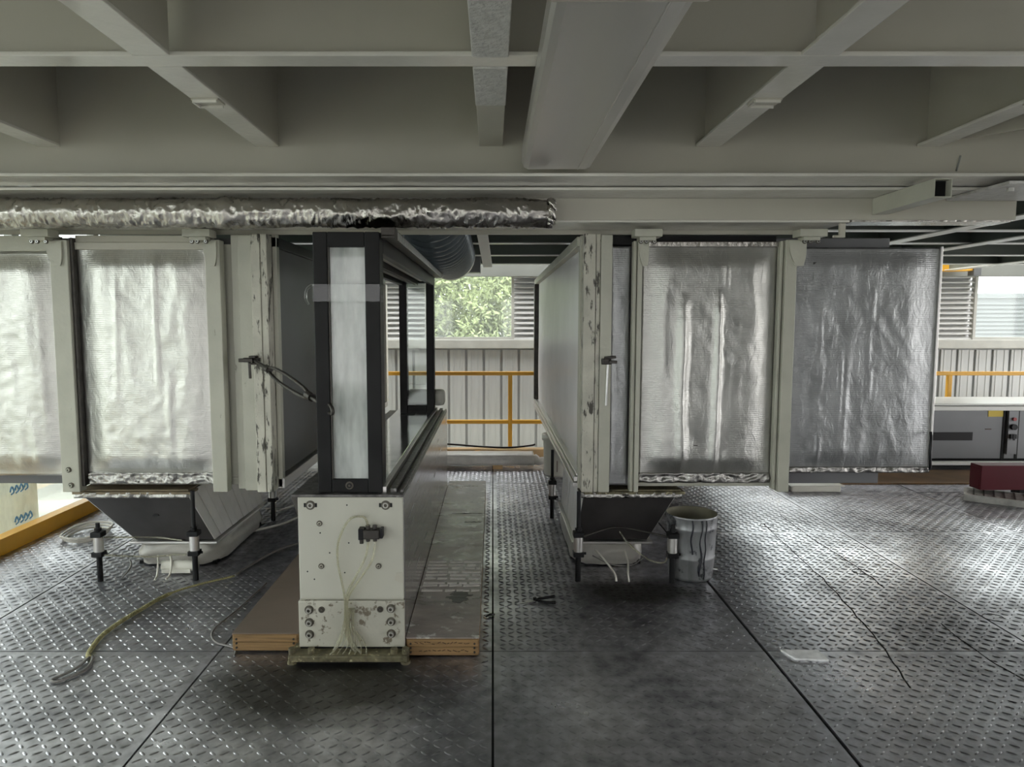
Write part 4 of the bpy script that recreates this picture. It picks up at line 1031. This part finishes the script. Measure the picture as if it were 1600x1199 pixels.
# ================================================================== SMALL THINGS ON THE FLOOR
bk = thing('metal_bucket', 'dented grey bucket with black drips beside the right hopper', 'bucket', (1.175, 4.0, 0))
part('bucket_wall', MB().lathe([(0.0, 0.004), (0.118, 0.004), (0.125, 0.0), (0.128, 0.02), (0.136, 0.125), (0.139, 0.13), (0.136, 0.137), (0.142, 0.30), (0.146, 0.305), (0.142, 0.312), (0.145, 0.365), (0.150, 0.372), (0.146, 0.380)], (1.175, 4.0, 0), 40), 'bucket', bk)
part('bucket_inner', MB().lathe([(0.146, 0.380), (0.139, 0.372), (0.130, 0.15), (0.0, 0.15)], (1.175, 4.0, 0), 40), 'bucket_in', bk)
def on_b(a, z, e=0.002):
    r = 0.130 + (0.146 - 0.130) * z / 0.38 + e
    return (1.175 + r * math.sin(a), 4.0 - r * math.cos(a), z)
part('paint_drip', MB().tube([on_b(0.12 + 0.05 * math.sin(k), 0.37 - 0.33 * k / 12) for k in range(13)], [0.008, 0.004, 0.003, 0.004, 0.003, 0.004, 0.005, 0.006, 0.005, 0.007, 0.010, 0.007, 0.004], 6)
     .tube([on_b(0.32 + 0.03 * math.sin(k * 1.3), 0.37 - 0.35 * k / 12) for k in range(13)], 0.0035, 6)
     .tube([on_b(-0.25 + 0.04 * math.sin(k), 0.37 - 0.2 * k / 8) for k in range(9)], 0.005, 6), 'drip', bk)
part('handle_ear', MB().cyl((1.295, 3.98, 0.045), (1.33, 3.97, 0.045), 0.012, n=10), 'steel', bk)

kn = thing('utility_cutter', 'cutter with black handles lying open on the floor in the walkway', 'cutter', (0.26, 3.62, 0))
part('handle', MB().tube(bez([(0.225, 3.60, 0.012), (0.28, 3.615, 0.016), (0.335, 3.635, 0.016)], 6), [0.005] * 3 + [0.0075] * 7 + [0.009] * 3, 8), 'blackp', kn)
part('handle', MB().tube(bez([(0.225, 3.60, 0.010), (0.28, 3.575, 0.010), (0.335, 3.570, 0.010)], 6), [0.005] * 3 + [0.007] * 7 + [0.008] * 3, 8), 'blackp', kn)
part('blade', MB().hexa([(0.13, 3.555, 0.004), (0.23, 3.593, 0.004), (0.225, 3.612, 0.004), (0.145, 3.566, 0.004), (0.13, 3.555, 0.007), (0.23, 3.593, 0.009), (0.225, 3.612, 0.009), (0.145, 3.566, 0.007)]), 'steel', kn)
part('pivot', MB().cyl((0.226, 3.602, 0.0), (0.226, 3.602, 0.024), 0.009, n=10), 'blackp', kn)
tag(part('plastic_scrap', MB().tube([(-0.035, 3.40, 0.006), (-0.015, 3.42, 0.007), (0.01, 3.425, 0.006)], [0.004, 0.007, 0.005], 6), 'blackp', None, loc=(-0.02, 3.41, 0)), 'tiny black scrap on the floor beside the worn board', 'scrap')
sq = tag(part('steel_square', MB().hexa([(1.345, 2.955, 0.0), (1.49, 2.94, 0.0), (1.485, 3.035, 0.0), (1.315, 3.04, 0.0), (1.345, 2.955, 0.010), (1.49, 2.94, 0.010), (1.485, 3.035, 0.010), (1.315, 3.04, 0.010)]), 'sqplate', None, 0.002, loc=(1.41, 2.99, 0)), 'small square steel plate lying on the floor seam at right', 'plate')
# weld lines and cut marks across the right tread plates
def weld(pts, label, w=0.008):
    P = bez(pts, 16)
    P = [Vector((p.x + 0.012 * fn(p.y * 9, p.x, 1), p.y, 0.0)) for p in P]
    tag(part('weld_line', MB().tube(P, [w * (0.35 + 0.5 * abs(fn(p.y * 14, 3, 1)) + 0.35 * k / len(P)) for k, p in enumerate(P)], 5), 'seam', None, loc=pts[0]), label, 'weld')
weld([(2.02, 5.05, 0.001), (1.96, 4.3, 0.001), (1.93, 3.9, 0.001), (1.86, 3.4, 0.001), (1.80, 3.05, 0.001), (1.72, 2.72, 0.001)], 'wavy dark weld line on the right floor plates ending near the square plate', 0.006)
weld([(2.25, 5.3, 0.001), (2.22, 4.7, 0.001), (2.24, 4.2, 0.001), (2.22, 3.8, 0.001)], 'dark weld line between the wavy weld and the open seam', 0.005)
weld([(2.24, 3.33, 0.001), (2.21, 3.0, 0.001), (2.25, 2.6, 0.001), (2.2, 2.2, 0.001)], 'short dark weld line close to the right edge', 0.006)
def ring(x, y, label):
    tag(part('cut_ring', MB().tube([(x + 0.05 * math.cos(a / 24 * 2 * PI), y + 0.045 * math.sin(a / 24 * 2 * PI), 0.0012) for a in range(20)], 0.0016, 5), 'seam', None, loc=(x, y, 0)), label, 'mark')
ring(2.03, 5.0, 'ring mark on the floor below the grey foil door'); ring(2.22, 4.05, 'ring mark on the floor beside the open seam'); ring(2.55, 3.4, 'ring mark on the floor plate near the right edge')

rope_p = bez([(-1.52, 3.95, 0.012), (-1.75, 3.72, 0.014), (-1.83, 3.45, 0.014), (-1.86, 3.20, 0.014), (-1.83, 3.02, 0.012), (-1.80, 2.96, 0.012)], 10)
rp = thing('frayed_rope', 'yellowed frayed rope snaking from the left hopper towards the camera', 'rope', (-1.8, 3.4, 0))
part('rope_strand', MB().tube(rope_p, [0.006] * 12 + [0.011] * (len(rope_p) - 12), 8), 'rope', rp)
part('black_end', MB().tube(bez([(-1.80, 2.97, 0.01), (-1.80, 2.86, 0.01), (-1.845, 2.77, 0.008), (-1.80, 2.765, 0.008), (-1.755, 2.86, 0.01), (-1.78, 2.96, 0.01)], 8), 0.006, 7)
     .tube(bez([(-1.79, 2.97, 0.012), (-1.75, 2.88, 0.008), (-1.77, 2.80, 0.008), (-1.80, 2.765, 0.014)], 8), 0.005, 7), 'wire', rp)
line('floor_cable', [(-1.52, 3.96, 0.010), (-1.50, 4.1, 0.010), (-1.42, 4.4, 0.010), (-1.32, 4.55, 0.010), (-1.22, 4.6, 0.012)], 0.008, 'wire', 'dark cable on the floor leading from the rope end to the scanner', 'cable')
line('floor_cable', [(-1.30, 3.85, 0.006), (-1.33, 3.5, 0.006), (-1.36, 3.25, 0.006), (-1.30, 3.12, 0.006), (-1.19, 3.06, 0.006), (-1.16, 2.98, 0.006)], 0.005, 'wire', 'thin grey wire curling to the corner of the left board', 'cable')
tag(part('white_tray', MB().box(1.72, 2.05, 4.3, 4.55, 0.0, 0.008).box(1.72, 2.05, 4.3, 4.308, 0.008, 0.05).box(1.72, 2.05, 4.542, 4.55, 0.008, 0.05).box(1.72, 1.728, 4.308, 4.542, 0.008, 0.05).box(2.042, 2.05, 4.308, 4.542, 0.008, 0.05), 'whiteplastic', None, 0.003, loc=(1.9, 4.4, 0)), 'white tray on the floor under the shaded grey foil door', 'tray') if False else None
wt = thing('white_tray', 'shallow white tray on the floor below the shaded grey foil door', 'tray', (2.86, 6.1, 0))
part('tray_body', MB().box(2.64, 3.08, 6.0, 6.28, 0.0, 0.055), 'whiteplastic', wt, 0.012)
part('tray_rim', MB().box(2.62, 3.10, 5.98, 6.29, 0.055, 0.065), 'whiteplastic', wt, 0.003)

# orange kerb at the left edge of the platform and timber at the far end
lk_ = thing('orange_toe_board', 'orange toe board along the left edge of the platform', 'kerb', (-3.18, 4, 0))
part('board', MB().box(-3.22, -3.16, -2.9, 8.2, 0.0, 0.105), 'orange', lk_, 0.003)
part('top_lip', MB().box(-3.235, -3.15, -2.9, 8.2, 0.105, 0.113), 'orange', lk_, 0.002)
ht = thing('timber_kerb', 'tan timber lying on the floor across the end of the walkway', 'timber', (0, 7.55, 0))
part('timber', MB().box(-1.5, 0.62, 7.52, 7.64, 0.0, 0.105), 'tan', ht, 0.006)
part('bracket', MB().box(-0.20, -0.14, 7.505, 7.52, 0.02, 0.09), 'orange', ht, 0.002)
pk = thing('wrapped_package', 'long flat package in clear wrap on the floor at the far end', 'package', (-0.2, 7.05, 0))
def pack():
    mb = MB(); n = 20; prof = []
    nx = 60; vs = []; fs = []
    for i in range(nx + 1):
        x = -1.0 + 1.42 * i / nx
        for k in range(n):
            t = 2 * PI * k / n; c, s = math.cos(t), math.sin(t); q = 1 / max(abs(c), abs(s)); q = min(q, 1.28)
            r = 1 + 0.05 * fn(x * 6, c * 2, s * 2)
            vs.append((x, 7.08 + 0.13 * c * q * r, 0.092 + 0.058 * s * q * r))
    for i in range(nx):
        for k in range(n): fs.append((i * n + k, i * n + (k + 1) % n, (i + 1) * n + (k + 1) % n, (i + 1) * n + k))
    fs += [tuple(range(n)), tuple(nx * n + k for k in range(n))]
    return mb.add(vs, fs, True)
part('wrapped_body', pack(), 'wrap', pk)
sk_ = part('skid', MB().box(-0.85, -0.75, 6.97, 7.18, 0.0, 0.04), 'tan', pk)
inst(sk_, pk, (0.85, 0, 0))
part('loose_wrap_end', MB().tube(bez([(0.42, 7.05, 0.10), (0.47, 7.02, 0.07), (0.52, 7.04, 0.08), (0.58, 7.0, 0.04)], 6), [0.05] * 5 + [0.04] * 5 + [0.035] * 5 + [0.03] * 4, 10), 'wrap', pk)
ds = line('draped_cable', [(-1.0, 7.60, 0.16), (-0.5, 7.58, 0.15), (-0.1, 7.57, 0.122), (0.2, 7.57, 0.115), (0.42, 7.58, 0.135), (0.47, 7.58, 0.15)], 0.010, 'blackp', 'dark cable draped along the tan timber', 'cable')
wd = thing('white_drum', 'white plastic drum standing behind the right hopper near the walkway end', 'drum', (0.66, 6.7, 0))
part('drum_wall', MB().lathe([(0, 0.0), (0.145, 0.0), (0.15, 0.02), (0.155, 0.34), (0.17, 0.345), (0.17, 0.40), (0.158, 0.405), (0.0, 0.41)], (0.655, 6.75, 0), 32), 'whiteplastic', wd)
part('stain_print', MB().box(0.60, 0.606, 6.61, 6.616, 0.06, 0.2).box(0.62, 0.626, 6.600, 6.606, 0.05, 0.16), 'ink', wd)

# railing
rl = thing('yellow_railing', 'orange yellow safety railing along the far platform edge', 'railing', (0, 8.12, 0))
part('top_rail', MB().box(-3.1, 8.4, 8.10, 8.145, 0.875, 0.92), 'orange', rl, 0.006)
part('mid_rail', MB().box(-3.1, 8.4, 8.10, 8.145, 0.30, 0.345), 'orange', rl, 0.006)
for x in (-2.6, 0.205, 1.7, 3.4, 5.38, 6.9):
    part('post', MB().box(x - 0.024, x + 0.024, 8.098, 8.147, 0.0, 0.875), 'orange', rl, 0.004)

# long machine at the right
mc = thing('machine_cabinet', 'long low grey machine cabinet with pale top rim at the right', 'machine', (5.5, 7.2, 0))
part('body', MB().box(3.6, 8.3, 7.02, 7.6, 0.10, 0.60), 'panelgrey', mc, 0.004)
part('top_rim', MB().box(3.58, 8.32, 6.97, 7.62, 0.655, 0.675).box(3.58, 8.32, 6.99, 7.02, 0.60, 0.645), 'panelrim', mc, 0.004)
part('rim_core', MB().box(3.6, 8.3, 7.03, 7.60, 0.60, 0.655), 'panelgrey', mc)
part('black_slot', MB().box(4.40, 4.92, 7.012, 7.02, 0.29, 0.375), 'blackp', mc)
part('yellow_label', MB().box(5.07, 5.22, 7.014, 7.02, 0.535, 0.60), 'yellow', mc)
part('warning_text', MB().box(5.05, 5.11, 7.015, 7.02, 0.402, 0.410), 'ink', mc)
sp_ = part('switch_column', MB().box(5.25, 5.37, 6.985, 7.02, 0.12, 0.60), 'panelrim2', mc) if False else part('switch_column', MB().box(5.26, 5.36, 6.985, 7.02, 0.15, 0.60), 'panelgrey', mc, 0.003)
part('door_gap', MB().box(5.225, 5.255, 7.012, 7.02, 0.1, 0.60).box(5.365, 5.39, 7.012, 7.02, 0.1, 0.60), 'black', mc)
part('button', MB().cyl((5.31, 6.985, 0.515), (5.31, 6.965, 0.515), 0.018, n=14), 'red', sp_)
part('knob', MB().cyl((5.305, 6.985, 0.435), (5.305, 6.955, 0.435), 0.030, n=16), 'blackp', sp_)
part('knob', MB().box(5.275, 5.335, 6.96, 6.985, 0.315, 0.36).box(5.295, 5.315, 6.955, 6.96, 0.30, 0.36), 'blackp', sp_)
part('skid_rail', MB().box(3.6, 8.3, 6.92, 6.98, 0.05, 0.085), 'panelrim', mc, 0.004)
part('plinth', MB().box(3.7, 8.2, 7.1, 7.55, 0.0, 0.10), 'black', mc)
tag(part('orange_mat', MB().box(3.5, 8.3, 6.05, 6.9, 0.0, 0.012), 'rust', None, 0.003, loc=(5.5, 6.5, 0)), 'x', 'mat') if False else None
M['rust'] = mat('rusty_brown_sheet', (0.20, 0.11, 0.04), 0.45, 0.1, var=0.4, vscale=3)
tag(part('rusty_sheet', MB().box(2.9, 8.2, 6.30, 6.88, 0.0, 0.012), 'rust', None, 0.002, loc=(5.5, 6.6, 0)), 'rusty brown sheet on the floor in front of the machine cabinet', 'sheet')
mr_ = thing('maroon_channel', 'dark red steel channel lying on the floor at the right edge', 'channel', (4.7, 5.75, 0))
part('channel_web', MB().box(4.15, 6.0, 5.78, 5.80, 0.075, 0.285), 'maroon', mr_, 0.003)
part('channel_flange', MB().box(4.15, 6.0, 5.80, 5.92, 0.265, 0.285).box(4.15, 6.0, 5.80, 5.92, 0.075, 0.095), 'maroon', mr_, 0.003)
part('end_plate', MB().box(4.15, 4.165, 5.80, 5.92, 0.095, 0.265), 'maroon', mr_)
part('support_block', MB().box(4.5, 4.6, 5.8, 5.9, 0.0, 0.075).box(5.4, 5.5, 5.8, 5.9, 0.0, 0.075), 'black', mr_)
gp = thing('grating_strip', 'zinc grating strip lying on the floor before the red channel', 'grating', (4.6, 5.3, 0))
P0 = Vector((3.98, 5.72, 0)); dirv = Vector((0.82, -0.57, 0)); nrm = Vector((0.57, 0.82, 0))
def gpt(a, b, z): return P0 + dirv * a + nrm * b + Vector((0, 0, z))
part('edge_bar', MB().bar(gpt(0, 0, 0.028), gpt(1.6, 0, 0.028), 0.02, 0.056).bar(gpt(0, 0.30, 0.028), gpt(1.6, 0.30, 0.028), 0.02, 0.056).bar(gpt(0, 0, 0.028), gpt(0, 0.30, 0.028), 0.02, 0.056), 'grat', gp)
part('deck', MB().hexa([gpt(0, 0, 0.04), gpt(1.6, 0, 0.04), gpt(1.6, 0.3, 0.04), gpt(0, 0.3, 0.04), gpt(0, 0, 0.05), gpt(1.6, 0, 0.05), gpt(1.6, 0.3, 0.05), gpt(0, 0.3, 0.05)]), 'grat', gp)
cb = None
for k in range(22):
    if cb is None: cb = part('cross_bar', MB().bar(gpt(0.06, 0.01, 0.053), gpt(0.06, 0.29, 0.053), 0.012, 0.008), 'iron', gp)
    else: inst(cb, gp, tuple(dirv * 0.07 * k))

# white film covered panel and rail beyond the left edge
wf = thing('film_panel', 'white film covered panel with blue print leaning outside the left edge', 'panel', (-3.5, 4.8, -0.1))
part('sheet', MB().box(-3.54, -3.50, 4.2, 5.22, -0.12, 0.42), 'wfilm', wf, 0.004)
mb = MB()
for (y0_, z0_) in ((4.95, 0.02), (4.92, 0.25), (5.02, -0.06)):
    for k in range(4):
        mb = MB(); mb.tube(bez([(-3.498, y0_ + 0.05 * k, z0_ + 0.02), (-3.498, y0_ + 0.05 * k + 0.02, z0_ + 0.055), (-3.498, y0_ + 0.05 * k + 0.04, z0_ + 0.015), (-3.498, y0_ + 0.05 * k + 0.01, z0_)], 4), 0.006, 5)
        part('blue_print', mb, 'blue', wf)
wr = thing('white_pipe', 'white pipe and tray rail outside below the left foil doors', 'pipe', (-3.3, 5.3, 0.3))
part('pipe', MB().cyl((-3.62, 5.3, 0.33), (-2.6, 5.3, 0.33), 0.035, n=16), 'whiteplastic', wr)
part('bracket_rail', MB().box(-3.62, -2.6, 5.2, 5.4, 0.27, 0.295), 'galv', wr)

# ================================================================== OUTSIDE
gr = struct(part('ground', MB().box(-60, 60, -60, 80, -4.6, -4.5), 'ground'))
def tree(label, cx, cy, base, cz, rx, rz, n, mname, seed, leaf=0.16):
    rnd = random.Random(seed)
    t = thing('tree', label, 'tree', (cx, cy, base))
    part('trunk', MB().tube([(cx, cy, base), (cx + 0.1, cy, base + (cz - base) * 0.5), (cx, cy, cz)], [0.22, 0.17, 0.08], 10), 'bark', t)
    mb = MB()
    lobes = [(cx + rnd.uniform(-.75, .75) * rx, cy + rnd.uniform(-.6, .6) * rx, cz + rnd.uniform(-.7, .75) * rz, rnd.uniform(.30, .5) * rx) for _ in range(60)]
    vs = []; fs = []
    for k in range(n):
        lx, ly, lz, lr = rnd.choice(lobes)
        d = Vector((rnd.gauss(0, 1), rnd.gauss(0, 1), rnd.gauss(0, 1))).normalized() * lr * rnd.uniform(0.75, 1.05)
        p = Vector((lx, ly, lz)) + d
        a = Vector((rnd.gauss(0, 1), rnd.gauss(0, 1), rnd.gauss(0, 1) - 0.5)).normalized()
        b = a.orthogonal().normalized(); s = leaf * rnd.uniform(0.6, 1.3)
        o = len(vs); vs += [p, p + a * s * 0.5 + b * s * 0.2, p + a * s, p + a * s * 0.5 - b * s * 0.2]; fs.append((o, o + 1, o + 2, o + 3))
    f = part('foliage', mb.add(vs, fs), mname, t); f['kind'] = 'stuff'
tree('bushy pale green tree outside the middle back window', -0.6, 14.5, -4.5, 1.5, 2.3, 2.6, 60000, 'leaf2', 1, 0.12)
tree('green tree outside low beyond the left windows', -7.2, 6.2, -4.5, -0.6, 2.4, 2.6, 9000, 'leaf2', 2)
tree('darker green tree outside beyond the left windows near the camera', -9.5, -0.5, -4.5, 0.5, 2.6, 2.8, 6000, 'leaf', 3)
bd = thing('far_building', 'pale clad building with louvres outside the right back window', 'building', (14, 22, -4.5))
part('wall', MB().box(10.0, 26, 22, 26, -4.5, 2.25), 'bldg', bd)
part('roof_edge', MB().box(9.9, 26.1, 21.9, 26.1, 2.25, 2.4), 'bldg', bd)
sl = None
for k in range(16):
    if sl is None: sl = part('louvre_slat', MB().box(10.2, 18.6, 21.93, 22.0, 0.1, 0.17), 'bldg', bd)
    else: inst(sl, bd, (0, 0, 0.13 * k))
part('glazing', MB().box(18.9, 24, 21.95, 22.0, 0.0, 2.1), 'bldg_glass', bd)
